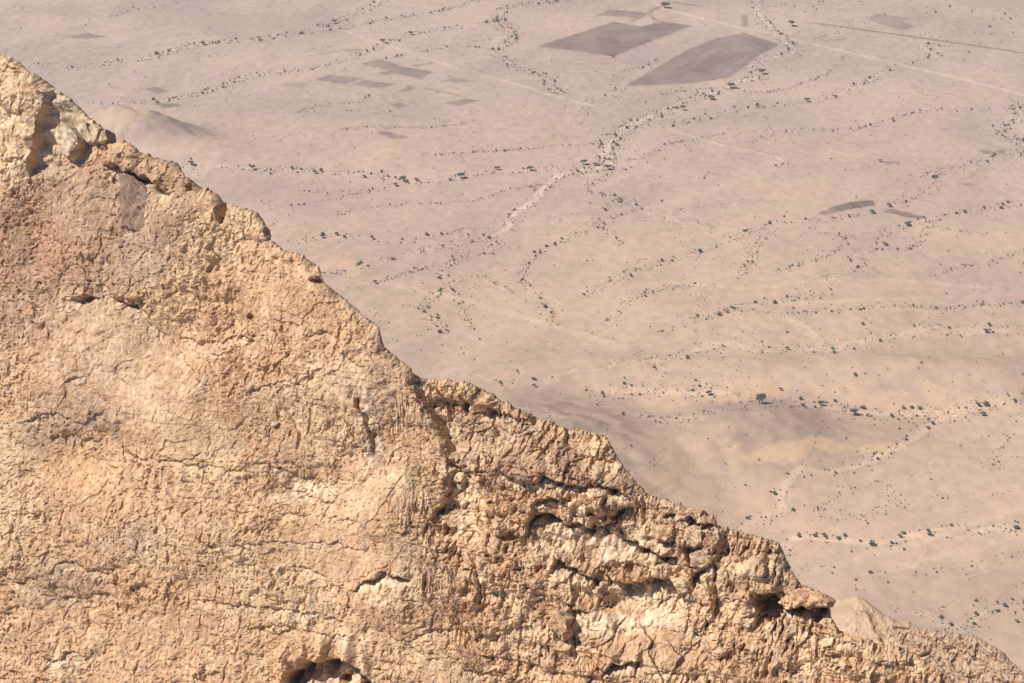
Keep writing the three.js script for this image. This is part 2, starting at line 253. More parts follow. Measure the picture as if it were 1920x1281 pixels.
const rows = [                                               // rows of bushes without a channel that shows: where, spread across in metres, plants per 100 m, size, points
  ['the scattered bushes at the upper left', 30, 7, 2.4, [40, 50], [200, 20], [360, 2]], ['the scattered bushes under the upper left wash', 40, 4, 2.2, [100, 150], [300, 150], [520, 120]],
  ['the faint line at the upper left', 6, 14, 2, [150, 48], [230, 26], [330, 6]], ['the scattered bushes at the top right corner', 45, 16, 2.3, [1640, 30], [1780, 20], [1915, 30]], ['the plain where the pale road ends', 40, 9, 2.6, [1780, 110], [1860, 60], [1918, 40]],
  ['the bushes above the dark road', 40, 40, 1.7, [1440, 34], [1500, 20], [1600, -4]], ['the bushes between road and dark road', 30, 34, 1.6, [1480, 76], [1560, 60], [1640, 40]], ['the scrub beyond the dark road', 26, 36, 1.6, [1720, 74], [1800, 66], [1905, 62]],
  ['the thin row on the smooth middle slope', 10, 10, 2, [1440, 318], [1520, 304], [1600, 302]], ['the loose patch left of the dark patches', 34, 26, 1.9, [1290, 330], [1340, 336], [1400, 334]], ['the slope left of the dark patches', 40, 5, 2, [1260, 360], [1400, 385], [1520, 372]],
  ['the loose row under the two dark patches', 24, 10, 2.6, [1560, 425], [1680, 460], [1740, 432]], ['the plain right of the dark patches', 24, 10, 2.4, [1870, 500], [1900, 484], [1918, 476]], ['the thin row right of the middle', 8, 12, 2.2, [1470, 510], [1520, 490], [1590, 460]],
  ['the level row of bushes at the right', 12, 12, 2.4, [1440, 590], [1600, 575], [1740, 580], [1900, 566]], ['the scattered bushes above the pale sandy flat', 30, 8, 2.3, [1280, 610], [1420, 600], [1560, 612]], ['the scattered bushes below the pale sandy flat', 40, 7, 2.4, [1350, 690], [1600, 690], [1780, 684], [1915, 680]],
  ['the banks of the near wash', 26, 16, 2, [1210, 712], [1400, 722], [1600, 735], [1790, 728]], ['the left end of the near wash', 24, 8, 2.6, [930, 722], [1000, 716], [1090, 744]], ['the bushes left of the near mound', 26, 10, 2.3, [1120, 760], [1200, 772], [1260, 800]],
  ['the brush behind the near mound', 18, 38, 1.6, [1500, 772], [1640, 790], [1780, 782]], ['the slope right of the near mound', 50, 3, 2, [1700, 860], [1820, 840], [1915, 880]], ['the bushes below the near mound', 30, 5, 2, [1350, 900], [1480, 920], [1640, 920]],
  ['the scattered bushes on the lower right plain', 44, 5, 2.3, [1560, 1058], [1720, 1100], [1880, 1120]], ['the scattered bushes above the lower right ridge', 30, 8, 2.2, [1690, 1140], [1800, 1140], [1900, 1160]], ['the bushes at the lower right corner', 14, 12, 2, [1880, 1175], [1910, 1190], [1918, 1210]],
  ['the bushes around the dark plots', 50, 6, 2, [540, 200], [700, 220], [900, 240]], ['the faint row below the dark plots', 8, 14, 1.9, [560, 212], [680, 205], [780, 222], [900, 232]], ['the plain above the long left wash', 50, 4, 2.1, [480, 260], [700, 290], [1000, 280]],
  ['the faint row behind the left hill', 6, 14, 2.2, [516, 268], [530, 258], [560, 250], [600, 244]], ['the scattered bushes left of the main wash', 40, 3, 2, [600, 410], [800, 400], [940, 380]], ['the scattered bushes near the cliff crest', 36, 8, 2, [620, 520], [720, 540], [800, 530]], ['the sparse bushes beyond the cliff brow', 36, 5, 2.1, [780, 640], [900, 660], [1000, 640]],
  ['the scatter right of the main bend', 40, 9, 2.2, [1170, 250], [1210, 280], [1180, 320]], ['the ground below the big dark fields', 30, 10, 2, [1160, 200], [1250, 175], [1340, 170]],
];
const plants = [];                                           // x, z, spread, where, kind
WASHES.forEach((w, n) => {
  const chain = spline(w.pts, 4, w.half * 0.5, n + 1), r = rng(900 + n);
  w.chain = chain;
  for (let k = 0; k < w.density * chain.length * 4 / 100 * 1.25; k++) {
    const [x, z, nx, nz] = chain[Math.floor(r() * chain.length)], side = r() < 0.7 ? (r() < 0.5 ? -1 : 1) * (0.3 + 0.6 * r()) : (r() + r() - 1) * 1.8, q = side * w.half;
    const s = r(); plants.push([x + nx * q + (r() - 0.5) * 4, z + nz * q + (r() - 0.5) * 4, w.size * (0.28 + 0.55 * s + 1.3 * s ** 9), w.where, r()]);
  }
});
rows.forEach(([where, spread, density, size, ...pts], n) => {
  const chain = spline(pts, 4, spread * 0.3, 60 + n), r = rng(1500 + n);
  for (let k = 0; k < density * chain.length * 4 / 100; k++) { const [x, z, nx, nz] = chain[Math.floor(r() * chain.length)], q = (r() + r() - 1) * spread, s = r(); plants.push([x + nx * q, z + nz * q, size * (0.3 + 0.6 * s + 1.0 * s ** 8), where, r()]); }
});
for (const w of WASHES) if (w.pale > 1.001 || w.half > 3.5) {
  const t = 1 + (w.pale - 1) * 0.9, d = mesh('dry_wash', ribbon(w.chain, w.half * 0.62, [t, t * 1.01, t * 1.02], 1, w.half), overlayMaterial, scene);
  tag(d, `dry stony bed of ${w.where}`, 'dry wash', null, 'structure');
}
const ROADS = [
  ['wide pale dirt road crossing the upper right plain', 6.3, 1.26, [1215, -12], [1240, 14], [1300, 30], [1364, 46], [1452, 64], [1488, 74], [1594, 99], [1700, 124], [1807, 149], [1930, 181]],
  ['straight pale dirt road from the left plots to the main wash', 5.2, 1.22, [640, 56], [666, 65], [730, 86], [808, 112], [896, 137], [985, 162], [1066, 188], [1112, 199], [1180, 220]],
  ['pale dirt road running on below the main wash to the right', 4.0, 1.17, [1240, 236], [1329, 266], [1452, 294], [1488, 313]],
  ['dark track beyond the pale road at the upper right', 5.2, 0.53, [1509, 42], [1560, 48], [1630, 58], [1736, 73], [1807, 83], [1930, 102]],
  ['dark track at the top edge beside the farther field', 4.0, 0.56, [1238, 1], [1280, 7], [1328, 15]],
  ['dark track joining the upper dark plot to the big field', 5.2, 0.53, [1176, 44], [1205, 30], [1236, 14], [1262, 2]],
  ['dark strip along the corner of the farther big field', 4.6, 0.59, [1212, 22], [1234, 43]],
  ['narrow dark strip among the small plots', 2.8, 0.56, [781, 163], [830, 173], [876, 183]],
  ['dark track left of the small plots', 2.3, 0.59, [560, 107], [610, 100], [650, 95]],
  ['pale track down the bank above the near wash', 4.6, 1.23, [1346, 702], [1366, 720], [1380, 738]],
  ['pale diagonal track above the sandy flat', 5.8, 1.15, [1432, 573], [1500, 608], [1552, 648]],
  ['pale track on the bank right of the big acacia', 5.8, 1.17, [1614, 702], [1586, 722], [1564, 742]],
  ['pale track beside the left hill', 8.0, 1.10, [420, 262], [408, 290], [384, 318], [370, 340]],
  ['long pale track across the middle right', 5.8, 1.12, [1190, 528], [1300, 534], [1440, 538], [1540, 526], [1680, 526], [1920, 546]],
  ['pale track below the middle right one', 4.6, 1.12, [1430, 574], [1560, 566], [1720, 560], [1925, 552]],
  ['pale track from the cliff crest to the near plain', 6.9, 1.13, [700, 520], [780, 542], [880, 566], [1000, 600], [1100, 630], [1200, 660]],
  ['faint pale track at the upper left', 4.6, 1.09, [20, 112], [200, 94], [380, 66], [560, 40]],
  ['faint pale track on the lower right plain', 5.8, 1.13, [1570, 1052], [1680, 1030], [1800, 992], [1925, 950]],
  ['faint lower pale track on the lower right plain', 5.8, 1.13, [1640, 1074], [1780, 1040], [1925, 996]],
  ['faint pale track at the right among the dark patches', 4.6, 1.10, [1700, 372], [1800, 400], [1925, 436]],
];
ROADS.forEach(([label, half, t, ...pts], n) => tag(mesh('dirt_track', ribbon(spline(pts, 4, 1, 30 + n), half, [t, t * 1.01, t * 1.02], 0, 100 + n, 0.22), overlayMaterial, scene), label, 'dirt track', null, 'structure'));
const FIELDS = [
  ['farther and larger dark ploughed field', 0.53, [1008, 87], [1085, 62], [1150, 41], [1205, 50], [1240, 40], [1299, 48], [1225, 76], [1152, 106], [1080, 96]],
  ['small dark plot above the farther big field', 0.60, [1118, 29], [1141, 18], [1215, 24], [1197, 34]],
  ['nearer big dark field with paler stripes', 0.58, [1173, 161], [1215, 136], [1293, 92], [1340, 72], [1396, 62], [1462, 84], [1412, 112], [1367, 146], [1300, 156]],
  ['narrow upright dark strip beside the pale road', 0.65, [1389, 29], [1402, 29], [1403, 50], [1391, 50]],
  ['largest of the small dark plots, with a stepped edge', 0.60, [675, 120], [712, 111], [752, 124], [812, 135], [789, 149], [740, 138], [720, 142], [706, 136], [730, 132]],
  ['thin dark strip above the largest small plot', 0.68, [769, 123], [815, 114], [820, 116], [778, 126]],
  ['leftmost dark plot of the side by side pair', 0.60, [592, 149], [618, 140], [679, 147], [645, 158]],
  ['right dark plot of the side by side pair', 0.60, [661, 158], [682, 150], [742, 158], [716, 167]],
  ['small faint dark plot at the end of the dark strip', 0.68, [746, 173], [765, 159], [781, 163], [772, 171]],
  ['small dark plot with a pointed right tip', 0.63, [829, 152], [850, 145], [891, 153], [857, 156]],
  ['low dark plot holding one bush', 0.60, [831, 194], [870, 185], [900, 189], [865, 198]],
  ['tiny dark diamond plot', 0.65, [730, 197], [748, 193], [767, 198], [748, 203]],
  ['lone dark plot on pale sand in the left middle', 0.55, [707, 250], [719, 246], [769, 257], [762, 260], [733, 260]],
  ['dark plot on the upper left plain above the hill', 0.63, [270, 167], [292, 163], [317, 170], [297, 178]],
  ['tiny dark plot at the left', 0.71, [203, 164], [215, 162], [229, 166], [214, 168]],
  ['dark plot just behind the left hill', 0.60, [289, 195], [333, 194], [340, 199], [309, 203]],
  ['faint dark plot left of the pair', 0.74, [522, 160], [550, 154], [578, 157], [557, 163]],
  ['ragged dark patch at the upper left', 0.65, [115, 70], [165, 62], [198, 69], [165, 73]],
  ['dark wedge shaped patch at the right', 0.45, [1532, 401], [1560, 388], [1594, 379], [1638, 375], [1640, 386], [1594, 393], [1548, 403]],
  ['long dark plot right of the wedge shaped patch', 0.45, [1656, 397], [1672, 392], [1738, 407], [1730, 410], [1700, 408]],
  ['two lobed dark patch near the right edge', 0.63, [1836, 280], [1866, 284], [1890, 277], [1880, 289], [1844, 289]],
  ['faint mottled dark field beyond the dark track', 0.71, [1620, 35], [1647, 25], [1708, 34], [1690, 40], [1716, 50], [1690, 58], [1650, 44]],
  ['small faint dark strip below the dark track', 0.71, [1523, 70], [1553, 65], [1548, 70], [1530, 72]],
  ['second faint dark strip below the dark track', 0.68, [1555, 77], [1592, 70], [1580, 76]],
  ['small dark smear beside two bushes at the right', 0.71, [1650, 304], [1672, 302], [1688, 305], [1665, 308]],
  ['thin dark smear above the right edge wash', 0.74, [1794, 345], [1820, 343], [1836, 347], [1815, 348]],
  ['dark plot beside the bushy line at the upper left', 0.71, [632, 95], [668, 91], [690, 94], [660, 98]],
];
function inside(x, z, p) {                                   // distance to the edge of a polygon, negative outside
  let d = 1e9, s = -1;
  for (let i = 0, j = p.length - 1; i < p.length; j = i++) {
    const [ax, az] = p[i], [bx, bz] = p[j], ex = bx - ax, ez = bz - az, wx = x - ax, wz = z - az, t = clamp((wx * ex + wz * ez) / (ex * ex + ez * ez));
    d = Math.min(d, (wx - ex * t) ** 2 + (wz - ez * t) ** 2);
    if ((az > z) !== (bz > z) && x < (bx - ax) * (z - az) / (bz - az) + ax) s = -s;
  }
  return s * Math.sqrt(d);
}
FIELDS.forEach(([label, t, ...pts], n) => {
  const p = pts.map(([a, b]) => spot(a, b)), xs = p.map(q => q[0]), zs = p.map(q => q[1]), C = 1.7, x0 = Math.min(...xs) - 6, z0 = Math.min(...zs) - 6, nx = Math.ceil((Math.max(...xs) + 6 - x0) / C), nz = Math.ceil((Math.max(...zs) + 6 - z0) / C);
  const id = new Map(), pos = [], col = [], uv = [], index = [], ang = hash(n, 3, 8) * 3;
  const corner = (i, j) => {
    const k = j * (nx + 1) + i; if (id.has(k)) return id.get(k);
    const x = x0 + i * C, z = z0 + j * C, d = inside(x, z, p) + 1.6 * noise(x / 9, z / 11, 130) + 1.6 * noise(x / 3, z / 4, 131);
    const furrow = noise((x * Math.cos(ang) + z * Math.sin(ang)) / 4, (z * Math.cos(ang) - x * Math.sin(ang)) / 60, 132), f = d < -3 ? null : smooth(-0.9, 0.9, d) * clamp(0.92 + 0.34 * furrow + 0.45 * noise(x / 34, z / 44, 133), 0.2, 1.15);
    if (f === null) { id.set(k, -1); return -1; }
    pos.push(x, ground(x, z) + 0.14 * smooth(-3, 0, d) + 0.02, z); uv.push(...groundUV(x, z)); col.push(lerp(1, t, f), lerp(1, t * 0.99, f), lerp(1, t * 1.05, f));
    id.set(k, pos.length / 3 - 1); return pos.length / 3 - 1;
  };
  for (let j = 0; j < nz; j++) for (let i = 0; i < nx; i++) { const a = corner(i, j), b = corner(i + 1, j), c = corner(i, j + 1), d = corner(i + 1, j + 1); if (Math.min(a, b, c, d) >= 0) index.push(a, c, b, b, c, d); }
  const g = new THREE.BufferGeometry(); g.setAttribute('position', new THREE.Float32BufferAttribute(pos, 3)); g.setAttribute('uv', new THREE.Float32BufferAttribute(uv, 2)); g.setAttribute('color', new THREE.Float32BufferAttribute(col, 3)); g.setIndex(index); g.computeVertexNormals();
  tag(mesh('ploughed_field', g, overlayMaterial, scene), label, 'field', 'dark ploughed fields on the plain', 'structure');
});

// ------------------------------------------------------------------ the rock wall in the foreground
// A steep plane 190 m off, its relief built along its normal (towards the valley). Features are located on that plane by where they are seen.
const N3 = new THREE.Vector3(-0.27, 0.5, 0.83).normalize(), E3 = new THREE.Vector3(N3.z, 0, -N3.x).normalize(), U3 = new THREE.Vector3().crossVectors(N3, E3);
const P0 = (() => { const d = new THREE.Vector3(...ray(600, 900)).normalize().multiplyScalar(190); return d.add(camera.position); })();
const planeK = N3.dot(P0.clone().sub(camera.position));
function onPlane(px, py) { const d = ray(px, py), k = planeK / (d[0] * N3.x + d[1] * N3.y + d[2] * N3.z); return [d[0] * k, EYE + d[1] * k, d[2] * k]; }
const M = 0.0525;                                            // metres on the plane per step of the photograph, about
const CREST = [[-520, -60], [-150, 40], [-60, 85], [0, 104], [22, 107], [60, 135], [100, 163], [130, 184], [155, 216], [172, 226], [188, 240], [204, 263], [222, 259], [245, 268], [262, 285], [290, 294], [325, 303], [350, 330], [366, 346], [400, 357], [415, 379], [450, 386], [480, 398], [497, 424], [504, 447], [530, 468], [570, 480], [598, 500], [612, 532], [640, 555], [680, 590], [712, 615], [722, 650], [745, 672], [765, 688], [780, 704], [815, 710], [842, 712], [872, 716], [920, 740], [960, 764], [1000, 782], [1045, 800], [1090, 808], [1130, 820], [1147, 852], [1165, 880], [1190, 906], [1215, 932], [1250, 938], [1290, 955], [1335, 964], [1348, 990], [1400, 1001], [1458, 1017], [1470, 1050], [1490, 1080], [1502, 1098], [1520, 1104], [1540, 1114], [1556, 1160], [1574, 1188], [1612, 1204], [1680, 1213], [1722, 1235], [1762, 1260], [1800, 1290], [1900, 1340], [2050, 1400]];
function crest(px) {
  let i = 0; while (i < CREST.length - 2 && CREST[i + 1][0] < px) i++;
  const [ax, ay] = CREST[i], [bx, by] = CREST[i + 1];
  return lerp(ay, by, clamp((px - ax) / (bx - ax))) + 3.4 * noise(px / 9, 3, 201) + 4 * noise(px / 24, 7, 202) + 2.6 * noise(px / 4, 5, 203) + 5 * (hash(Math.floor(px / 11 + 2 * noise(px / 30, 1, 204)), 3, 205) - 0.5) * smooth(-0.2, 0.3, noise(px / 60, 9, 206)) - smooth(800, 860, px) * (8 * Math.abs(noise(px / 6.5, 2, 207)) + 5 * Math.abs(noise(px / 3.1, 2, 208)));
}
// LEDGES: rock juts out above the line and falls back below it. [out (m), reach below (px), reach above (px), ...points from left to right]
const LEDGES = [
  ['under the cap block', 2.0, 30, 40, [203, 310], [245, 322], [275, 333], [300, 350], [320, 357]], ['cap block lower end', 1.1, 16, 10, [288, 352], [306, 358], [326, 366]],
  ['pocket', 0.9, 16, 30, [236, 425], [252, 436]], ['curved brow', 1.0, 20, 60, [128, 560], [150, 562], [172, 553], [182, 558]], ['slot', 1.3, 16, 26, [216, 557], [240, 566], [264, 572], [272, 584]],
  ['fault', 0.7, 36, 24, [176, 528], [200, 540], [232, 556], [280, 590], [300, 618], [330, 656], [380, 718]], ['crack', 0.5, 20, 40, [505, 612], [530, 640], [545, 656], [558, 672]], ['ledge', 0.6, 22, 30, [330, 628], [370, 638], [430, 634], [480, 628]],
  ['ledge', 0.6, 14, 24, [398, 664], [420, 662], [440, 665]], ['ledge', 0.5, 20, 30, [575, 632], [600, 628], [612, 618]], ['ledge', 0.6, 20, 30, [640, 660], [665, 676], [690, 690]],
  ['ledge', 0.5, 30, 40, [470, 735], [520, 720], [570, 712], [620, 690]], ['ledge', 0.35, 30, 40, [110, 702], [130, 712], [170, 700]], ['left crags', 0.55, 26, 20, [40, 790], [90, 770], [160, 790], [200, 770]], ['left crags', 0.5, 26, 20, [80, 820], [130, 815], [180, 825]],
  ['spine', 0.5, 24, 30, [230, 845], [280, 858], [330, 866], [380, 850]], ['spine', 0.4, 26, 30, [300, 855], [420, 880], [500, 868], [560, 870]], ['brow', 0.8, 34, 40, [500, 872], [530, 880], [580, 896], [620, 930]], ['brow', 0.55, 30, 20, [520, 912], [570, 924], [630, 945]],
  ['band', 0.35, 20, 40, [340, 930], [430, 940], [520, 960], [600, 965], [690, 985]], ['band', 0.4, 18, 40, [380, 1015], [420, 1024], [500, 1022]], ['band', 0.4, 22, 40, [500, 1020], [560, 1018], [640, 1020], [700, 1030]],
  ['arc', 0.7, 26, 40, [545, 1060], [565, 1062], [590, 1072], [612, 1084]], ['arc', 1.0, 26, 40, [664, 1110], [684, 1090], [712, 1082], [736, 1076], [768, 1086]], ['band', 0.6, 26, 40, [360, 1124], [380, 1127], [430, 1130], [500, 1140], [560, 1146], [600, 1152], [640, 1166]],
  ['low brow', 0.6, 26, 30, [470, 1178], [510, 1172], [560, 1178], [620, 1190], [660, 1196]], ['left brow', 0.8, 30, 40, [70, 1222], [100, 1236], [130, 1222], [160, 1230], [176, 1218]], ['left brow', 0.6, 30, 30, [90, 1070], [120, 1050], [160, 1062], [200, 1070]], ['left brow', 0.6, 24, 30, [110, 1120], [150, 1118], [180, 1110], [214, 1120]],
  ['left step', 0.5, 30, 40, [10, 1080], [40, 1092], [70, 1088]], ['left step', 0.4, 24, 30, [0, 950], [40, 965], [90, 960]], ['cave brow', 3.2, 60, 90, [520, 1292], [540, 1258], [575, 1240], [620, 1234], [662, 1240], [690, 1262], [706, 1292]],
  ['second wall brow', 0.9, 36, 18, [800, 742], [830, 748], [862, 750], [905, 760], [950, 772], [1000, 790]], ['arch', 1.4, 30, 20, [895, 768], [912, 757], [930, 770]], ['brow', 0.8, 22, 30, [975, 812], [1000, 805], [1014, 808]], ['brow', 0.6, 26, 30, [930, 800], [950, 812], [978, 806]],
  ['shoulder', 0.8, 30, 40, [780, 744], [795, 762], [818, 785]], ['shoulder', 1.0, 30, 30, [820, 830], [836, 862], [852, 874], [880, 905], [898, 925]], ['shoulder', 0.9, 30, 24, [846, 905], [870, 900], [900, 930]],
  ['fluted brow', 1.3, 32, 60, [930, 880], [960, 890], [1000, 905], [1024, 890], [1080, 912], [1110, 905], [1160, 918], [1180, 930]], ['shoulder of the overhang', 0.9, 30, 40, [905, 966], [925, 962], [950, 972], [980, 985]], ['upper pockets', 1.2, 22, 34, [1008, 940], [1030, 934], [1056, 942]],
  ['main overhang', 1.8, 40, 40, [980, 1002], [1000, 964], [1022, 958], [1062, 975], [1090, 984], [1104, 978], [1128, 984], [1150, 970]], ['slot cave', 2.4, 22, 40, [1118, 964], [1140, 966], [1160, 956], [1180, 948]],
  ['bulge', 1.0, 18, 60, [1225, 1008], [1240, 1017], [1256, 1017], [1266, 1008]], ['strip', 1.6, 26, 40, [1166, 1008], [1190, 1018], [1216, 1032], [1242, 1046]], ['strip', 1.4, 20, 30, [1234, 1050], [1250, 1043], [1268, 1048]],
  ['lower overhang', 1.7, 44, 34, [1030, 1068], [1044, 1044], [1060, 1058], [1075, 1070], [1107, 1082], [1128, 1070], [1148, 1088], [1172, 1094], [1200, 1088], [1219, 1083], [1250, 1088], [1276, 1106]],
  ['bulge', 1.2, 30, 40, [1060, 1128], [1075, 1140], [1092, 1146]], ['bulge', 1.4, 24, 60, [1036, 1180], [1056, 1198], [1072, 1192]], ['pocket', 0.9, 28, 30, [915, 1112], [940, 1110], [960, 1120]], ['pocket', 0.8, 20, 30, [980, 1112], [1000, 1106], [1016, 1116]], ['nick', 0.6, 26, 30, [770, 1200], [782, 1196], [796, 1186], [812, 1182], [840, 1178], [858, 1180]],
  ['low overhang', 1.1, 30, 40, [1128, 1268], [1150, 1244], [1180, 1240], [1206, 1236]], ['low overhang', 0.7, 20, 40, [1224, 1262], [1240, 1256], [1258, 1262]], ['low brow', 0.6, 24, 30, [860, 1250], [900, 1262], [950, 1268]], ['pinkish brow', 0.6, 26, 30, [1000, 1206], [1020, 1212], [1040, 1226]],
  ['pit', 1.5, 18, 14, [1246, 966], [1258, 960], [1268, 968]], ['pit', 1.6, 22, 16, [1280, 978], [1296, 970], [1312, 984]], ['pit', 1.8, 26, 14, [1318, 988], [1332, 978], [1346, 984]], ['bulge', 1.4, 26, 60, [1292, 1078], [1310, 1072], [1330, 1058], [1342, 1046]], ['bulge', 0.9, 16, 40, [1290, 1030], [1306, 1032], [1322, 1024]],
  ['end cave', 3.0, 62, 26, [1408, 1122], [1420, 1112], [1440, 1116], [1456, 1110]], ['end slot', 2.6, 30, 22, [1452, 1128], [1476, 1138], [1510, 1140], [1530, 1136], [1560, 1134]], ['brow', 0.8, 30, 34, [1345, 1128], [1362, 1120], [1384, 1124]], ['brow', 0.7, 30, 30, [1220, 1122], [1250, 1118], [1290, 1130], [1330, 1128]], ['brow', 0.6, 20, 40, [1490, 1176], [1520, 1186], [1560, 1196], [1620, 1212]],
  ['mid step', 0.45, 34, 30, [700, 1175], [740, 1190], [800, 1230], [860, 1232]], ['mid step', 0.4, 30, 40, [840, 1010], [880, 1030], [920, 1050]], ['rim', 0.9, 20, 20, [1430, 1028], [1444, 1030], [1462, 1040], [1480, 1060]],
  ['upper left block', 0.9, 40, 40, [0, 300], [30, 312], [60, 300]], ['upper left block', 0.6, 34, 30, [10, 205], [40, 222], [64, 214]],
];
// CRACKS: grooves. [depth (m), half width (px), ...points]
const CRACKS = [
  ['slit', 1.2, 5, [196, 236], [200, 250], [204, 262]], ['streak', 0.8, 6, [676, 756], [688, 796], [702, 846]], ['streak', 0.35, 4, [720, 850], [736, 890], [742, 925]], ['streak', 0.3, 4, [612, 760], [626, 800], [640, 850]], ['left joint', 0.9, 4, [10, 148], [22, 190], [36, 230], [52, 262]], ['left joint', 0.7, 3, [70, 150], [84, 176], [100, 190]],
  ['left joint', 0.8, 4, [0, 330], [20, 306], [30, 270]], ['left joint', 0.6, 4, [36, 370], [44, 340], [60, 310]], ['left scar', 0.6, 3, [166, 786], [174, 770], [180, 756]], ['scar', 0.4, 3, [302, 830], [306, 806], [304, 786]],
  ['flute', 1.4, 7, [860, 742], [863, 760], [868, 782]], ['flute', 0.9, 4, [884, 745], [886, 775], [890, 800]], ['flute', 1.0, 7, [1054, 800], [1056, 824], [1060, 846]], ['flute', 0.8, 4, [936, 770], [938, 792]], ['shoulder edge', 1.0, 5, [776, 730], [792, 760], [818, 790], [830, 820], [838, 850]], ['flute', 0.8, 4, [846, 880], [852, 925], [850, 965]],
  ['groove', 0.9, 5, [908, 960], [912, 990], [920, 1030]], ['groove', 0.9, 5, [1070, 1140], [1074, 1180], [1076, 1226]], ['groove', 0.9, 5, [898, 1075], [904, 1100], [898, 1130]], ['groove', 0.6, 4, [960, 885], [962, 925]], ['groove', 0.7, 4, [1006, 895], [1008, 940]], ['groove', 0.8, 5, [1290, 990], [1292, 1030], [1296, 1075], [1298, 1120]], ['groove', 0.9, 5, [1336, 1080], [1340, 1120], [1338, 1160]],
  ['chimney', 1.2, 6, [1414, 1008], [1416, 1040]], ['chimney', 1.5, 6, [1440, 1030], [1436, 1056], [1434, 1080]], ['chimney', 1.4, 6, [1456, 1036], [1456, 1070], [1458, 1096]], ['chimney', 0.9, 5, [1374, 1000], [1378, 1036]], ['fissure', 0.5, 4, [1356, 1230], [1354, 1290]], ['fissure', 0.8, 5, [1490, 1180], [1494, 1210]], ['fissure', 0.7, 4, [1204, 940], [1202, 985]], ['fissure', 0.6, 4, [1230, 950], [1232, 990]],
  ['hairline', 0.5, 3, [775, 1200], [780, 1160], [768, 1120]], ['hairline', 0.4, 3, [92, 930], [96, 960], [94, 980]], ['hairline', 0.45, 3, [302, 930], [303, 1000], [304, 1040]], ['hairline', 0.5, 3, [412, 1110], [408, 1090], [420, 1075]], ['seam', 0.45, 8, [214, 240], [190, 282], [150, 318], [110, 350], [80, 376], [40, 425]],
];
// CORNERS: upright edges; rock stands out to the left of the line and falls back to the right of it. [out (m), reach right (px), reach left (px), ...points from the top down]
const CORNERS = [
  ['buttress', 1.7, 100, 60, [100, 176], [94, 200], [86, 226], [80, 262], [68, 304], [62, 330]], ['dome edge', 1.6, 40, 40, [772, 700], [784, 736], [806, 772], [828, 812], [840, 850]], ['streak', 0.9, 26, 30, [672, 752], [686, 796], [702, 850]], ['slab edge', 0.9, 60, 30, [228, 326], [232, 380], [236, 430]],
  ['pillar', 1.3, 24, 40, [1066, 1142], [1070, 1180], [1072, 1222]], ['cave wall', 2.6, 40, 40, [1408, 1108], [1410, 1140], [1412, 1172]], ['pillar', 1.4, 22, 26, [1334, 1060], [1338, 1110], [1336, 1160]], ['pillar', 1.3, 22, 30, [1290, 970], [1290, 1030], [1296, 1100]],
  ['pillar', 0.9, 20, 20, [1200, 936], [1204, 985]], ['pillar', 1.2, 16, 20, [1436, 1018], [1434, 1080]], ['pillar', 0.9, 20, 30, [896, 1070], [902, 1110], [898, 1140]], ['notch', 1.8, 16, 30, [412, 376], [414, 396], [416, 416]], ['pillar', 0.35, 24, 30, [540, 770], [552, 800], [550, 840]], ['pillar', 0.7, 20, 30, [906, 960], [912, 1000], [920, 1036]], ['pillar', 1.0, 14, 16, [1052, 796], [1054, 850]], ['edge', 0.9, 30, 30, [1350, 980], [1352, 1010], [1346, 1050]],
];
// SMOOTH: massive slabs with little chipping. [px, py, half width, half height, strength]
const SMOOTH = [[150, 400, 70, 70, 0.8], [270, 390, 40, 60, 0.6], [220, 690, 170, 110, 0.85], [560, 560, 110, 60, 0.6], [690, 730, 70, 60, 0.6], [350, 800, 120, 70, 0.7], [620, 1040, 130, 50, 0.75], [130, 250, 50, 60, 0.9], [50, 230, 40, 100, 0.5], [700, 920, 80, 80, 0.5], [1230, 1220, 100, 44, 0.8], [900, 1200, 90, 40, 0.5], [1140, 1025, 100, 22, 0.7], [1180, 1160, 110, 24, 0.8], [300, 1200, 90, 50, 0.4], [560, 860, 70, 40, 0.4], [1400, 1070, 60, 30, 0.5], [150, 900, 60, 50, 0.6]];
// HOLES: hollows. [depth (m), px, py, half width, half height]
const HOLES = [[1.0, 472, 596, 5, 4], [1.6, 776, 716, 6, 12], [2.0, 634, 1270, 14, 12], [2.0, 676, 1274, 12, 12], [1.6, 866, 766, 7, 14], [1.2, 300, 352, 10, 8], [1.6, 418, 398, 6, 17], [1.6, 604, 528, 9, 9], [1.3, 360, 350, 5, 11], [1.2, 252, 570, 14, 7], [2.0, 1438, 1142, 24, 26], [1.2, 1240, 1052, 12, 6], [1.5, 1530, 1152, 14, 14], [1.1, 1480, 1062, 8, 12], [1.0, 540, 1280, 12, 12], [1.2, 905, 900, 10, 10], [1.0, 842, 868, 9, 9], [1.2, 500, 436, 4, 12], [0.9, 1320, 1050, 14, 8], [1.3, 955, 1007, 16, 8]];
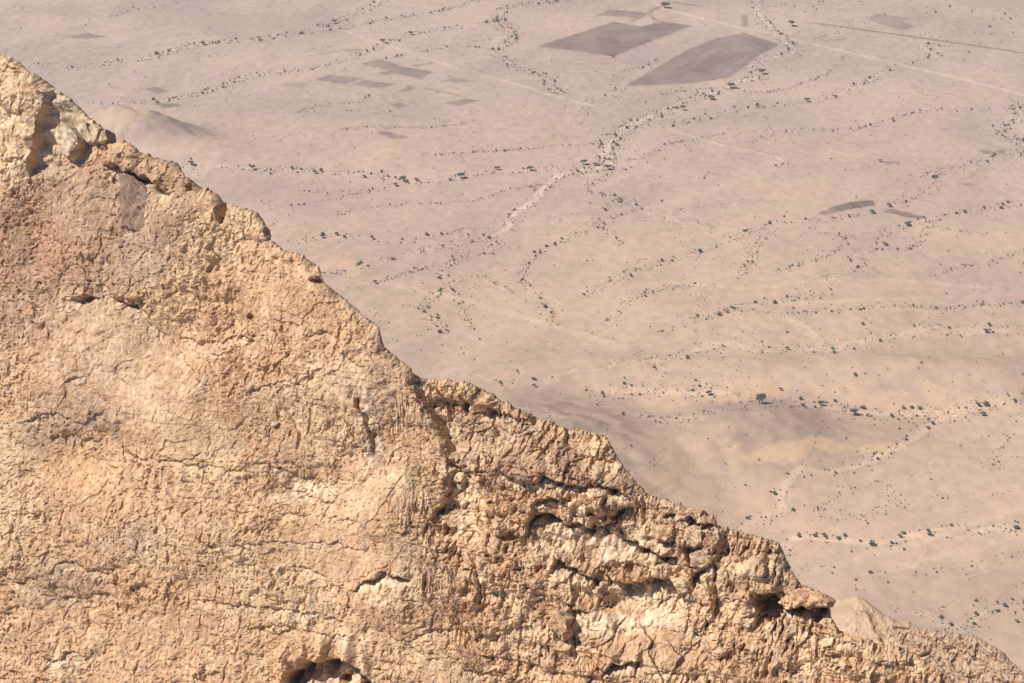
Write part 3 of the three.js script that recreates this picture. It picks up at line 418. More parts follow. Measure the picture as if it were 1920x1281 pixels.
// FORMS: broad swells and hollows. [out (m), px, py, half width, half height]
const FORMS = [[2.5, 40, 220, 70, 170], [-1.2, 150, 250, 45, 90], [1.2, 150, 400, 60, 70], [-1.0, 70, 420, 40, 90], [1.5, 330, 420, 90, 80], [1.8, 150, 640, 130, 110], [-0.9, 330, 640, 80, 60], [1.4, 560, 560, 120, 80], [-1.6, 150, 860, 90, 60], [1.2, 330, 780, 110, 90], [2.2, 690, 720, 80, 90], [-1.4, 560, 910, 70, 40], [1.3, 420, 1000, 160, 60], [-1.4, 120, 1130, 80, 60], [1.5, 740, 960, 70, 110], [-1.5, 870, 960, 50, 60], [2.0, 1010, 880, 110, 50], [-1.5, 1130, 1020, 110, 34], [1.8, 1130, 930, 90, 30], [1.6, 1290, 1000, 60, 50], [-1.3, 1180, 1130, 140, 34], [1.4, 900, 1080, 90, 60], [1.2, 1240, 1220, 90, 50], [1.8, 1420, 1070, 60, 30], [-1.0, 1000, 1250, 90, 40], [1.3, 700, 1140, 90, 60], [-1.8, 610, 1290, 80, 50], [1.4, 20, 1000, 70, 110], [1, 1400, 1230, 60, 40]];
const prepare = (list, two) => list.map(([, a, b, c, ...rest]) => { const pts = two ? [c, ...rest] : rest, xs = pts.map(p => p[0]), ys = pts.map(p => p[1]); return { a, b, c: two ? 0 : c, pts, x0: Math.min(...xs), x1: Math.max(...xs), y0: Math.min(...ys), y1: Math.max(...ys) }; });
const corners = CORNERS.map(([, a, b, c, ...pts]) => ({ a, b, c, pts, y0: pts[0][1], y1: pts[pts.length - 1][1], x0: Math.min(...pts.map(p => p[0])), x1: Math.max(...pts.map(p => p[0])) }));
const ledges = prepare(LEDGES), cracks = prepare(CRACKS, true);
const REC = { fresh: 0, dark: 0 };
function relief(px, py) {                                    // metres out of the plane
  const s = px * M, t = py * M;
  const wx = px + 9 * noise(s / 2.2, t / 2.2, 210) + 4 * noise(s / 0.7, t / 0.7, 211), wy = py + 9 * noise(s / 2.2, t / 2.2, 212) + 4 * noise(s / 0.7, t / 0.7, 213);
  let d = 1.5 * noise(s / 14, t / 14, 214) + 0.7 * noise(s / 6, t / 6, 215), fresh = 0, dark = 0;
  for (const [o, fx, fy, rx, ry] of FORMS) { const u = (wx - fx) / rx, v = (wy - fy) / ry, q = u * u + v * v; if (q < 5) d += o * Math.exp(-q); }
  // the rock of the right half is fluted and honeycombed, the left is massive and chipped
  const right = smooth(-40, 60, px - (770 + Math.max(0, py - 900) * 0.25) + 50 * noise(s / 5, t / 5, 216)), plate = smooth(0.05, 0.3, noise(s / 9 + 3, t / 9, 217)) * (1 - right);
  let slab = 0; for (const [zx, zy, rx, ry, k] of SMOOTH) { const u = (wx - zx) / rx, v = (wy - zy) / ry, q = u * u + v * v; if (q < 1.6) slab = Math.max(slab, k * smooth(1.5, 0.5, q)); }
  const flake = facets((s + 0.5 * noise(s / 1.5, t / 1.5, 286)) / 3.2, (t + 0.3 * s + 0.5 * noise(s / 1.5, t / 1.5, 287)) / 2.6, 288).id; d += 0.14 * smooth(0.34, 0.42, slab * (0.25 + 0.95 * flake) + 0.2 * noise(s / 1.1, t / 1.1, 289));
  const chip = (1 - 0.8 * slab) * (0.40 + 0.2 * right) * clamp(0.85 + 1.3 * noise(s / 6 + 11, t / 5, 226), 0.25, 1.6);
  // weathered bulges that lean over their lower edge, so that they throw shade below
  const rough = clamp(0.75 + 1.1 * noise(s / 8 + 5, t / 8, 218) + 0.3 * noise(s / 3, t / 3, 219), 0.2, 1.5) * (1 - 0.6 * plate) * (1 - 0.6 * slab), bx = s + 0.35 * noise(s / 1.1, t / 1.1, 220), by = t - 0.18 * s + 0.35 * noise(s / 1.1, t / 1.1, 221);
  const bulges = (x, y) => { const tall = 1 + 0.5 * right; return rough * ((0.55 + 0.5 * right) * Math.abs(noise(x / 3.6, y / 3.2, 222)) * 2 + (0.40 + 0.22 * right) * Math.abs(noise(x / 1.35, y / 1.5 / tall, 223)) * 2 + (0.18 + 0.06 * right) * Math.abs(noise(x / 0.55, y / 0.6 / tall, 224)) * 2); };
  const h1 = bulges(bx, by), lean = 0.75; d += bulges(bx, by - lean * h1) - 0.5 * (0.4 + 0.6 * right);
  const ty = t - 0.4 * h1;
  let f = facets(bx / 0.95 + 0.1 * t, ty / 2.5, 229); d += (0.62 * right * smooth(-0.25, 0.2, noise(s / 4, t / 3, 227)) + 0.16 * (1 - right)) * (1 - slab) * f.facet;
  f = facets(bx / 2.6 + 0.06 * t, ty / 4.2, 228); d += 0.8 * right * f.facet;
  f = facets((bx + 0.2 * t) / 4.6, ty / 3.4, 230); d += 0.10 * f.facet;
  f = facets(bx / 1.7 - ty / 9, ty / 1.4, 231); d += chip * (0.62 - 0.3 * plate) * f.facet * (0.4 + 0.6 * rough); 
  f = facets(bx / 0.58 + ty / 4, ty / 0.52, 232); d += chip * (0.32 + 0.14 * right) * f.facet;
  f = facets(s / 0.25, ty / 0.22, 233); d += chip * 0.15 * f.facet;
  d += chip * (0.17 * noise(s / 0.4, ty / 0.34, 234) + 0.085 * noise(s / 0.16, ty / 0.14, 235));
  // short fractures: upright ones, and others along the dip
  const vs = noise((s + 0.18 * t + 0.25 * noise(s / 0.5, t / 0.8, 293)) / 0.42, t / 1.9, 294), ds = noise((s + 0.3 * t) / 1.7, (t - 0.24 * s + 0.2 * noise(s / 0.7, t / 0.5, 295)) / 0.34, 296), vm = clamp(0.45 + 1.8 * noise(s / 5 + 31, t / 5, 297)), dm = clamp(0.5 + 1.8 * noise(s / 6 + 77, t / 4, 298));
  d -= (1 - 0.7 * slab) * ((0.30 + 0.75 * right) * vm * smooth(0.28, 0.46, vs) + (0.28 + 0.14 * right) * dm * smooth(0.30, 0.52, ds));
  d -= 0.22 * (1 - 0.6 * slab) * smooth(0.3, 0.5, noise(s / 0.33, t / 0.27, 299));
  // thin beds, dipping to the right
  const q = t - 0.2 * s + 0.5 * noise(s / 4, t / 4, 240), bedMask = (0.25 + 0.75 * right) * smooth(-0.15, 0.3, noise(s / 11, t / 7, 241)), b = q / 2.4, bf = b - Math.floor(b);
  d += bedMask * 0.5 * (smooth(0, 0.75, bf) - smooth(0.93, 1, bf) - 0.4) * (0.5 + 0.9 * noise(s / 2, Math.floor(b) * 3.7, 242));
  // flutes down the wall
  const fl = noise((s + 0.2 * noise(s / 0.6, t / 0.9, 251)) / 0.62 + 0.12 * t, t / 2.6, 250), fm = smooth(0.0, 0.35, noise(s / 5 + 9, t / 3.5, 252) + 0.18 * right);
  d += fm * (0.10 + 0.20 * right) * (Math.abs(fl) * 2 - 0.4);
  // pits
  const pit = noise(s / 0.9, t / 0.6, 260), pm = right * smooth(0.05, 0.3, noise(s / 5, t / 3, 261)) + 0.3 * smooth(0.2, 0.4, noise(s / 6 + 20, t / 5, 262)); d -= (1 - slab) * pm * 0.75 * smooth(0.3, 0.5, pit);
  for (const l of ledges) {
    if (wx < l.x0 - 12 || wx > l.x1 + 12 || wy < l.y0 - l.c - 14 || wy > l.y1 + l.b + 14) continue;
    const p = l.pts; let i = 0; while (i < p.length - 2 && p[i + 1][0] < wx) i++;
    const k = clamp((wx - p[i][0]) / Math.max(1, p[i + 1][0] - p[i][0])), ly = lerp(p[i][1], p[i + 1][1], k) + 9 * noise(wx / 17, l.y0, 271) + 5 * noise(wx / 6, l.y0, 272), v = wy - ly, ends = smooth(-10, 12, wx - l.x0) * smooth(-10, 12, l.x1 - wx);
    const out = (l.a > 0.95 ? 1.3 : 0.55) * l.a * ends * clamp(0.8 + 1.3 * noise(s / 1.3, l.x0, 270), l.a > 1 ? 0.5 : 0, 1.5);
    if (v < 0) d += out * 0.38 * smooth(-l.c, -2, v); else { const e = smooth(0, 1.5, v), r = clamp(1 - v / l.b); d += out * (0.38 * (1 - e) - 0.95 * e * r ** 1.7); fresh = Math.max(fresh, clamp(out) * e * smooth(0, 0.6, r)); }
  }
  for (const c of corners) {
    if (wy < c.y0 - 12 || wy > c.y1 + 12 || wx < c.x0 - c.c - 14 || wx > c.x1 + c.b + 14) continue;
    const p = c.pts; let i = 0; while (i < p.length - 2 && p[i + 1][1] < wy) i++;
    const lx = lerp(p[i][0], p[i + 1][0], clamp((wy - p[i][1]) / (p[i + 1][1] - p[i][1]))) + 6 * noise(wy / 18, c.x0, 277) + 1.4 * noise(wy / 5, c.x0, 278), v = wx - lx, ends = smooth(-10, 10, wy - c.y0) * smooth(-10, 10, c.y1 - wy), out = c.a * ends * clamp(0.85 + noise(t / 1.2, c.x0, 279), 0.4, 1.3);
    if (v < 0) d += out * 0.4 * smooth(-c.c, -2, v); else { const e = smooth(0, 3, v), r = clamp(1 - v / c.b); d += out * (0.4 * (1 - e) - 0.8 * e * r * (1.25 - 0.5 * r)); fresh = Math.max(fresh, 0.5 * clamp(out) * e * smooth(0, 0.6, r)); }
  }
  for (const c of cracks) {
    if (wx < c.x0 - 14 || wx > c.x1 + 14 || wy < c.y0 - 14 || wy > c.y1 + 14) continue;
    let best = 1e9; const p = c.pts, qx = wx + 4 * noise(s / 0.5, t / 0.5, 275), qy = wy + 4 * noise(s / 0.5, t / 0.5, 276);
    for (let i = 0; i + 1 < p.length; i++) { const ex = p[i + 1][0] - p[i][0], ey = p[i + 1][1] - p[i][1], ax = qx - p[i][0], ay = qy - p[i][1], k = clamp((ax * ex + ay * ey) / (ex * ex + ey * ey)); best = Math.min(best, Math.hypot(ax - ex * k, ay - ey * k)); }
    best += 3.0 * noise(s / 0.5, t / 0.5, 273); d -= 0.6 * c.a * smooth(c.b * 0.6, c.b * 0.05, best) * clamp(0.45 + 2 * noise(s / 0.9, t / 0.9, 274), 0.0, 1.3);
  }
  for (const [o, hx, hy, rx, ry] of HOLES) { const u = (wx - hx) / rx, v = (wy - hy) / ry, r = Math.sqrt(u * u + v * v) + 0.7 * noise(s / 0.35, t / 0.35, 291) + 0.5 * noise(s / 0.9, t / 0.9, 292); if (r < 1.1) { const k = smooth(1.0, 0.6, r); d -= o * 0.95 * k; fresh = Math.max(fresh, k * 0.6); } }
  REC.fresh = fresh; REC.bump = h1 / Math.max(0.25, rough) / (1.1 + 0.8 * right); REC.right = right; REC.plate = plate;
  return d;
}
// COLOURS of the rock: [px, py, half width, half height, weight, linear colour]
const CREAM = [0.605, 0.42, 0.245], BUFF = [0.52, 0.33, 0.178], TAN = [0.46, 0.262, 0.135], BROWN = [0.30, 0.172, 0.105], ORANGE = [0.49, 0.275, 0.135], RED = [0.33, 0.15, 0.08], PINK = [0.45, 0.283, 0.18], GREY = [0.42, 0.31, 0.215], STAIN = [0.20, 0.14, 0.10], CHALK = [0.70, 0.53, 0.345];
const ZONES = [
  [40, 240, 90, 200, 0.75, CREAM], [120, 200, 40, 60, 0.6, GREY], [60, 130, 90, 50, 0.4, BUFF], [205, 262, 16, 30, 1.1, RED], [160, 306, 38, 16, 0.8, RED], [110, 345, 40, 22, 0.9, RED], [66, 390, 36, 26, 0.7, RED], [40, 440, 60, 60, 0.6, BROWN],
  [150, 390, 50, 40, 0.4, PINK], [290, 300, 70, 50, 0.7, BROWN], [290, 420, 80, 70, 0.85, BROWN], [200, 470, 100, 90, 0.85, BROWN], [170, 340, 110, 40, 0.8, BROWN], [50, 500, 70, 120, 0.75, RED], [30, 560, 80, 80, 0.6, BROWN], [240, 480, 50, 30, 0.3, GREY], [340, 490, 50, 40, 0.25, GREY],
  [140, 640, 130, 90, 0.42, PINK], [240, 720, 120, 70, 0.39, PINK], [560, 560, 110, 70, 0.35, ORANGE], [480, 690, 90, 60, 0.45, TAN], [620, 740, 110, 60, 0.25, GREY], [700, 690, 60, 60, 0.32, PINK], [150, 880, 60, 50, 0.95, ORANGE], [190, 940, 50, 40, 0.8, ORANGE], [130, 760, 70, 40, 0.5, BROWN],
  [120, 810, 90, 36, 0.8, BROWN], [240, 1010, 70, 40, 0.4, GREY], [250, 1140, 90, 40, 0.5, ORANGE], [290, 1230, 60, 40, 0.7, ORANGE], [90, 1250, 50, 40, 0.6, CREAM], [130, 1090, 50, 40, 0.5, BROWN], [560, 870, 60, 40, 0.5, BROWN], [560, 920, 60, 12, 0.9, CHALK], [40, 900, 40, 120, 0.4, CREAM],
  [650, 1000, 120, 40, 0.5, TAN], [720, 900, 80, 60, 0.35, CREAM], [690, 800, 14, 70, 0.7, GREY], [700, 830, 7, 40, 0.9, STAIN], [870, 870, 24, 50, 0.6, GREY], [880, 800, 90, 40, 0.45, BROWN], [850, 900, 20, 30, 0.7, CREAM], [920, 830, 30, 16, 0.8, CREAM], [1000, 830, 110, 30, 0.24, PINK],
  [870, 965, 26, 30, 0.9, CHALK], [1000, 870, 90, 40, 0.5, BROWN], [1080, 992, 60, 14, 0.9, CHALK], [1130, 1026, 120, 22, 1.1, CHALK], [1080, 910, 110, 24, 0.75, BROWN], [1240, 972, 100, 22, 0.6, BROWN], [930, 885, 50, 24, 0.6, BROWN], [1110, 1068, 110, 14, 0.6, BROWN], [1430, 1050, 60, 24, 0.4, BROWN], [870, 770, 70, 16, 0.6, BROWN], [1060, 1040, 60, 14, 0.5, GREY], [1150, 930, 90, 30, 0.28, PINK], [1060, 1090, 20, 24, 0.8, CREAM], [1130, 1120, 60, 24, 0.5, CREAM], [950, 1135, 30, 20, 0.8, CREAM], [1220, 1120, 50, 24, 0.9, CHALK],
  [1200, 1172, 130, 18, 1.2, CHALK], [1320, 1170, 50, 24, 0.8, CREAM], [740, 1120, 50, 26, 0.8, CREAM], [1280, 1090, 40, 30, 0.45, GREY], [1380, 1080, 50, 20, 0.6, CREAM], [1450, 1108, 60, 10, 0.6, GREY], [1540, 1186, 40, 12, 1, CHALK], [1280, 1000, 60, 40, 0.4, BROWN], [1220, 1220, 100, 30, 0.5, TAN], [800, 1080, 60, 50, 0.35, GREY],
  [1560, 1240, 160, 30, 0.5, CREAM], [1480, 1140, 80, 22, 0.5, ORANGE], [1000, 1180, 70, 40, 0.35, PINK], [600, 1260, 60, 30, 0.6, ORANGE], [500, 1090, 60, 50, 0.35, CREAM], [700, 1240, 60, 24, 0.4, CREAM], [480, 400, 30, 40, 0.5, BUFF], [420, 440, 80, 40, 0.35, CREAM], [560, 1160, 90, 20, 0.5, CREAM], [1290, 1270, 90, 20, 0.5, CREAM],
];
function rockColor(px, py, out) {
  const s = px * M, t = py * M, n1 = fbm(s / 7, t / 7, 4, 301), n2 = fbm(s / 1.6, t / 2.2, 4, 311, 0.6), n3 = fbm(s / 0.35, t / 0.5, 3, 321, 0.65), st = noise(s / 0.5 + 0.2 * t, t / 6, 331);
  const a = clamp(0.45 + 1.5 * n1 + 0.7 * n2);
  for (let i = 0; i < 3; i++) out[i] = lerp(TAN[i], BUFF[i], a);
  const wx = px + 60 * n1 + 30 * n2, wy = py + 45 * fbm(s / 6 + 40, t / 6, 2, 341) + 24 * n2;
  for (const [zx, zy, rx, ry, w, c] of ZONES) { const u = (wx - zx) / rx, v = (wy - zy) / ry, q = u * u + v * v; if (q > 3.4) continue; const k = clamp(w * smooth(2.2, 0.3, q) * (0.85 + 0.9 * n2 + 0.3 * n3)); for (let i = 0; i < 3; i++) out[i] = lerp(out[i], c[i], k); }
  const fleck = smooth(0.25, 0.5, noise(s / 0.3, t / 0.42, 371)) - smooth(0.3, 0.5, noise(s / 0.4, t / 0.36, 372)), bleach = clamp(0.55 * smooth(0.12, 0.5, n2 + 0.5 * n3) + 0.35 * smooth(0.15, 0.45, st)) * 0.6, rust = smooth(0.15, 0.5, fbm(s / 2.6 + 60, t / 2, 3, 351)) * 0.3, grey = smooth(0.2, 0.5, fbm(s / 1.8 + 90, t / 2.4, 3, 361)) * 0.35, fresh = REC.fresh * 0.75, streaks = 0.42 * smooth(0.22, 0.48, noise(s / 0.8 + 0.15 * t + 0.3 * n2, t / 8, 381)) * smooth(0, 0.3, noise(s / 9, t / 12, 382)), weather = 0.35 + 0.65 * REC.right, hollow = weather * 0.6 * smooth(0.32, 0.1, REC.bump), cap = weather * 0.45 * smooth(0.42, 0.75, REC.bump + 0.35 * n2);
  for (let i = 0; i < 3; i++) { let c = lerp(out[i], ORANGE[i], rust); c = lerp(c, PINK[i] * 1.04, grey); c = lerp(c, CREAM[i] * 1.04, bleach * 0.6); c = lerp(c, CHALK[i], fresh); c = lerp(c, CREAM[i] * 1.03, hollow); c = lerp(c, BROWN[i] * 1.15, cap); c = lerp(c, STAIN[i] * 1.5, streaks); out[i] = c * (1 + 0.34 * n3 + 0.14 * n2 + 0.3 * fleck); }
}
const grain = dataTexture(512, 512, 3, (i, j, c) => { const w = (a, b, p, k) => { let v = 0; for (const [x, y, q] of [[i, j, 1]]) v = noise(((x / 512) * p) % p, ((y / 512) * p) % p, k) * q; return v; }; const v = 0.5 + 0.4 * w(0, 0, 64, 401) + 0.3 * w(0, 0, 128, 402) + 0.25 * w(0, 0, 24, 403); c[0] = c[1] = c[2] = v; }, false);
const rockMaterial = new THREE.MeshStandardMaterial({ name: 'limestone', vertexColors: true, roughness: 0.95, metalness: 0, bumpMap: grain, bumpScale: 0.05 });
const rockCliff = new THREE.Group(); rockCliff.name = numbered('rock_cliff'); scene.add(rockCliff);
tag(rockCliff, 'huge sunlit tan limestone cliff descending from upper left to lower right', 'cliff', null, 'structure');
rockCliff.position.set(...onPlane(600, 1281));
const base = rockCliff.position;
function rockPoint(px, py, d, out) { const p = onPlane(px, py); out[0] = p[0] + N3.x * d; out[1] = p[1] + N3.y * d; out[2] = p[2] + N3.z * d; return out; }
const BACKWARD = new THREE.Vector3(-0.16, -0.55, -0.82).normalize();
function stepBack(px, w, r) {                                // the far part of the wall stands behind the near dome; crest edges are rounded
  const round = w < r ? (1 - Math.sqrt(Math.max(0, 1 - (1 - w / r) ** 2))) * r * M * 0.9 : 0;
  return -round;
}
function domeStep(px, py) { const line = 776 + Math.max(0, py - 720) * 0.42; return -1.5 * smooth(-4, 22, px - line + 6 * noise(py / 14, 2, 281)) * smooth(960, 800, py); }
{
  const cols = [...steps([[-520, -60, 110], [-60, 1930, 1244], [1930, 2050, 20]]), 2050], NC = cols.length, BACK = 26, STEP = 1.6, BOTTOM = 1330, EXTRA = 110;
  const R = cols.map(crest), TOP = Math.min(...R) - 2, FRONT = Math.ceil((BOTTOM - TOP) / STEP) + 2, rows = BACK + FRONT + EXTRA, id = new Int32Array(NC * rows).fill(-1);
  const pos = [], col = [], uv = [], index = [], P = [0, 0, 0], C = [0, 0, 0];
  for (let i = 0; i < NC; i++) {
    const px = cols[i], top = R[i], low = Math.max(BOTTOM, top + 6), r = 5 + 24 * clamp(0.5 + 1.3 * noise(px / 26, 11, 282));
    let lastY = -1e9, lastId = -1;
    for (let j = 0; j < rows; j++) {
      let back = 0, py;
      if (j < BACK) { back = 0.12 * (BACK - j) ** 1.75 * 0.6; py = top; } else if (j < BACK + FRONT) py = clamp(TOP + (j - BACK) * STEP, top, low); else py = low + 900 * ((j - BACK - FRONT + 1) / EXTRA) ** 1.8;
      const w = py - top;
      if (j > BACK && j < BACK + FRONT && py === lastY) { id[i * rows + j] = lastId; continue; }
      lastY = py;
      let d = relief(px, py) * (j < BACK ? smooth(30, 0, back) * 0.6 + 0.4 : 1);
      if (j < BACK) REC.fresh = 0;
      d = d * lerp(0.7, 1, smooth(0, 30, w)) + stepBack(px, w, r) + domeStep(px, py);
      rockPoint(px, py, d, P);
      if (back) { const u = px * M, v = back; const n = 0.5 * noise(u / 1.2, v / 1.5, 283) + 0.22 * noise(u / 0.4, v / 0.5, 284) + 1.2 * noise(u / 5, v / 5, 285); P[0] += BACKWARD.x * back; P[1] += BACKWARD.y * back + n * smooth(0, 1.5, back) * 0.8; P[2] += BACKWARD.z * back; }
      rockColor(px, j < BACK ? top - back * 12 : py, C);
      pos.push(P[0] - base.x, P[1] - base.y, P[2] - base.z); col.push(C[0], C[1], C[2]); uv.push(px * M / 4, (j < BACK ? top - back / M : py) * M / 4);
      lastId = id[i * rows + j] = pos.length / 3 - 1;
    }
  }
  for (let i = 0; i + 1 < NC; i++) for (let j = 0; j + 1 < rows; j++) {
    const a = id[i * rows + j], b = id[i * rows + j + 1], c = id[(i + 1) * rows + j], d = id[(i + 1) * rows + j + 1];
    if (a !== b && a !== c && b !== c) index.push(a, b, c); if (c !== d && b !== d && b !== c) index.push(c, b, d);
  }
  const g = new THREE.BufferGeometry();
  g.setAttribute('position', new THREE.Float32BufferAttribute(pos, 3)); g.setAttribute('color', new THREE.Float32BufferAttribute(col, 3)); g.setAttribute('uv', new THREE.Float32BufferAttribute(uv, 2)); g.setIndex(index);
  mesh('rock_face', g, rockMaterial, rockCliff);
}

// ------------------------------------------------------------------ blocks that lie on or jut from the wall, and the spur behind it
const surfaceAt = (px, py) => relief(px, py) + domeStep(px, py);
function roughen(g, seed, amount, size) {                    // divide a hull into small facets and chip them
  let tri = [...(g.index ? g.toNonIndexed() : g).attributes.position.array];
  for (let n = 0; n < 5; n++) { const out = []; for (let i = 0; i < tri.length; i += 9) { const [ax, ay, az, bx, by, bz, cx, cy, cz] = tri.slice(i, i + 9), d = (ax + bx) / 2, e = (ay + by) / 2, f = (az + bz) / 2, h = (bx + cx) / 2, k = (by + cy) / 2, l = (bz + cz) / 2, m = (cx + ax) / 2, o = (cy + ay) / 2, p = (cz + az) / 2; out.push(ax, ay, az, d, e, f, m, o, p, d, e, f, bx, by, bz, h, k, l, m, o, p, h, k, l, cx, cy, cz, d, e, f, h, k, l, m, o, p); } tri = out; }
  for (let i = 0; i < tri.length; i += 3) { const [x, y, z] = tri.slice(i, i + 3), L = Math.hypot(x, y, z) || 1, k = amount * (noise((x + z * 0.7) / size, (y - z * 0.6) / size, seed) + 0.5 * noise((x - z) / size * 2.7, (y + z * 0.8) / size * 2.7, seed + 1) + 0.35 * noise((x + z) / size * 7, (y - x * 0.3 + z) / size * 7, seed + 2)) / L; tri[i] += x * k; tri[i + 1] += y * k; tri[i + 2] += z * k; }
  const out = new THREE.BufferGeometry(); out.setAttribute('position', new THREE.Float32BufferAttribute(tri, 3)); return out;
}
function block(name, tint, out, thick, slope, seed, ...pts) {   // outline on the wall, how far it juts, its thickness, [tilt across, tilt down]
  const r = rng(seed), cx = pts.reduce((a, p) => a + p[0], 0) / pts.length, cy = pts.reduce((a, p) => a + p[1], 0) / pts.length, d0 = surfaceAt(cx, cy), O = rockPoint(cx, cy, d0, []), hull = [], P = [0, 0, 0];
  for (const [px, py] of pts) for (const [k, e] of [[1, -thick], [1, 0], [0.86, out]]) {
    const qx = cx + (px - cx) * k, qy = cy + (py - cy) * k; rockPoint(qx, qy, d0 + e + (e > 0 ? slope[0] * (px - cx) * M + slope[1] * (py - cy) * M + 0.25 * out * (r() - 0.5) : e === 0 ? out * 0.45 * r() : 0), P); hull.push(new THREE.Vector3(P[0] - O[0], P[1] - O[1], P[2] - O[2]));
  }
  const g = roughen(new ConvexGeometry(hull), seed, slope[2] ?? 0.3, 0.8), n = g.attributes.position.count, col = new Float32Array(n * 3), uv = new Float32Array(n * 2), p = g.attributes.position;
  for (let i = 0; i < n; i++) { const a = p.getX(i), b = p.getY(i), c = p.getZ(i), k = 1 + 0.7 * noise((a + c) / 0.7, b / 1.1, seed + 9) + 0.7 * noise((a - c) / 0.25, b / 0.3, seed + 10); for (let e = 0; e < 3; e++) col[i * 3 + e] = tint[e] * k; uv[i * 2] = (a + c) / 4; uv[i * 2 + 1] = (b - c * 0.5) / 4; }
  g.setAttribute('color', new THREE.BufferAttribute(col, 3)); g.setAttribute('uv', new THREE.BufferAttribute(uv, 2));
  const m = mesh(partName(rockCliff, name), g, rockMaterial, rockCliff); m.position.set(O[0] - base.x, O[1] - base.y, O[2] - base.z); return m;
}
const mixed = (a, b, t) => a.map((v, i) => lerp(v, b[i], t));
block('boulder', mixed(CREAM, GREY, 0.5), 2.1, 2.4, [0.12, -0.1, 0.13], 501, [102, 238], [122, 227], [138, 238], [154, 258], [153, 274], [130, 300], [117, 292], [106, 266]).userData = { label: 'large pale jointed block in the notch' };
block('boulder', mixed(CREAM, GREY, 0.5), 1.0, 2.0, [0.1, -0.1, 0.12], 502, [133, 232], [158, 226], [163, 238], [170, 264], [158, 268], [150, 252]);
block('boulder', mixed(BUFF, GREY, 0.5), 0.9, 2.0, [0.1, 0, 0.12], 503, [165, 234], [186, 239], [181, 262], [172, 271], [166, 252]);
block('boulder', mixed(BUFF, GREY, 0.6), 0.6, 1.5, [0.1, 0, 0.12], 504, [191, 246], [199, 242], [203, 262], [190, 268], [183, 266]);
block('boulder', [0.27, 0.165, 0.108], 0.8, 1.5, [-0.3, 0.05], 505, [229, 325], [240, 324], [272, 348], [296, 395], [299, 424], [282, 452], [262, 440], [236, 430], [232, 390]).userData = { label: 'dark varnished three-sided slab' };
block('boulder', mixed(BUFF, ORANGE, 0.4), 0.8, 1.2, [0, -0.1], 506, [286, 346], [296, 340], [318, 356], [322, 362], [304, 366], [290, 360]);
block('boulder', mixed(TAN, BUFF, 0.5), 0.8, 2.4, [0.1, -0.2], 508, [1476, 1110], [1500, 1105], [1524, 1108], [1546, 1116], [1563, 1128], [1556, 1139], [1534, 1131], [1510, 1136], [1490, 1130], [1478, 1122]).userData = { label: 'overhanging ledge tip at the right end' };
block('boulder', mixed(TAN, BUFF, 0.6), 1.2, 1.6, [0, -0.15], 509, [1226, 990], [1244, 984], [1266, 990], [1270, 1006], [1252, 1016], [1232, 1012]);
block('boulder', mixed(BUFF, CREAM, 0.3), 1.3, 1.6, [0, -0.15], 510, [1290, 992], [1306, 986], [1322, 996], [1324, 1018], [1306, 1030], [1292, 1022]);
block('boulder', mixed(BUFF, GREY, 0.3), 1.3, 1.6, [0, -0.2], 511, [1296, 1040], [1318, 1030], [1340, 1038], [1338, 1054], [1316, 1068], [1298, 1062]);
block('boulder', mixed(TAN, BUFF, 0.5), 1.1, 1.6, [0, -0.2], 512, [1040, 1150], [1058, 1142], [1072, 1160], [1070, 1186], [1054, 1194], [1040, 1176]);
block('boulder', mixed(GREY, BUFF, 0.5), 0.3, 0.3, [0, 0], 513, [511, 792], [517, 788], [523, 793], [520, 798], [512, 799]).userData = { label: 'small loose grey stone' };
block('boulder', mixed(BUFF, CREAM, 0.5), 0.9, 1.2, [0, -0.2], 514, [1260, 1090], [1276, 1080], [1292, 1092], [1290, 1110], [1270, 1116]);
block('boulder', mixed(TAN, BUFF, 0.3), 0.9, 1.2, [0, -0.2], 515, [1108, 1076], [1122, 1064], [1140, 1074], [1138, 1088], [1120, 1092]);
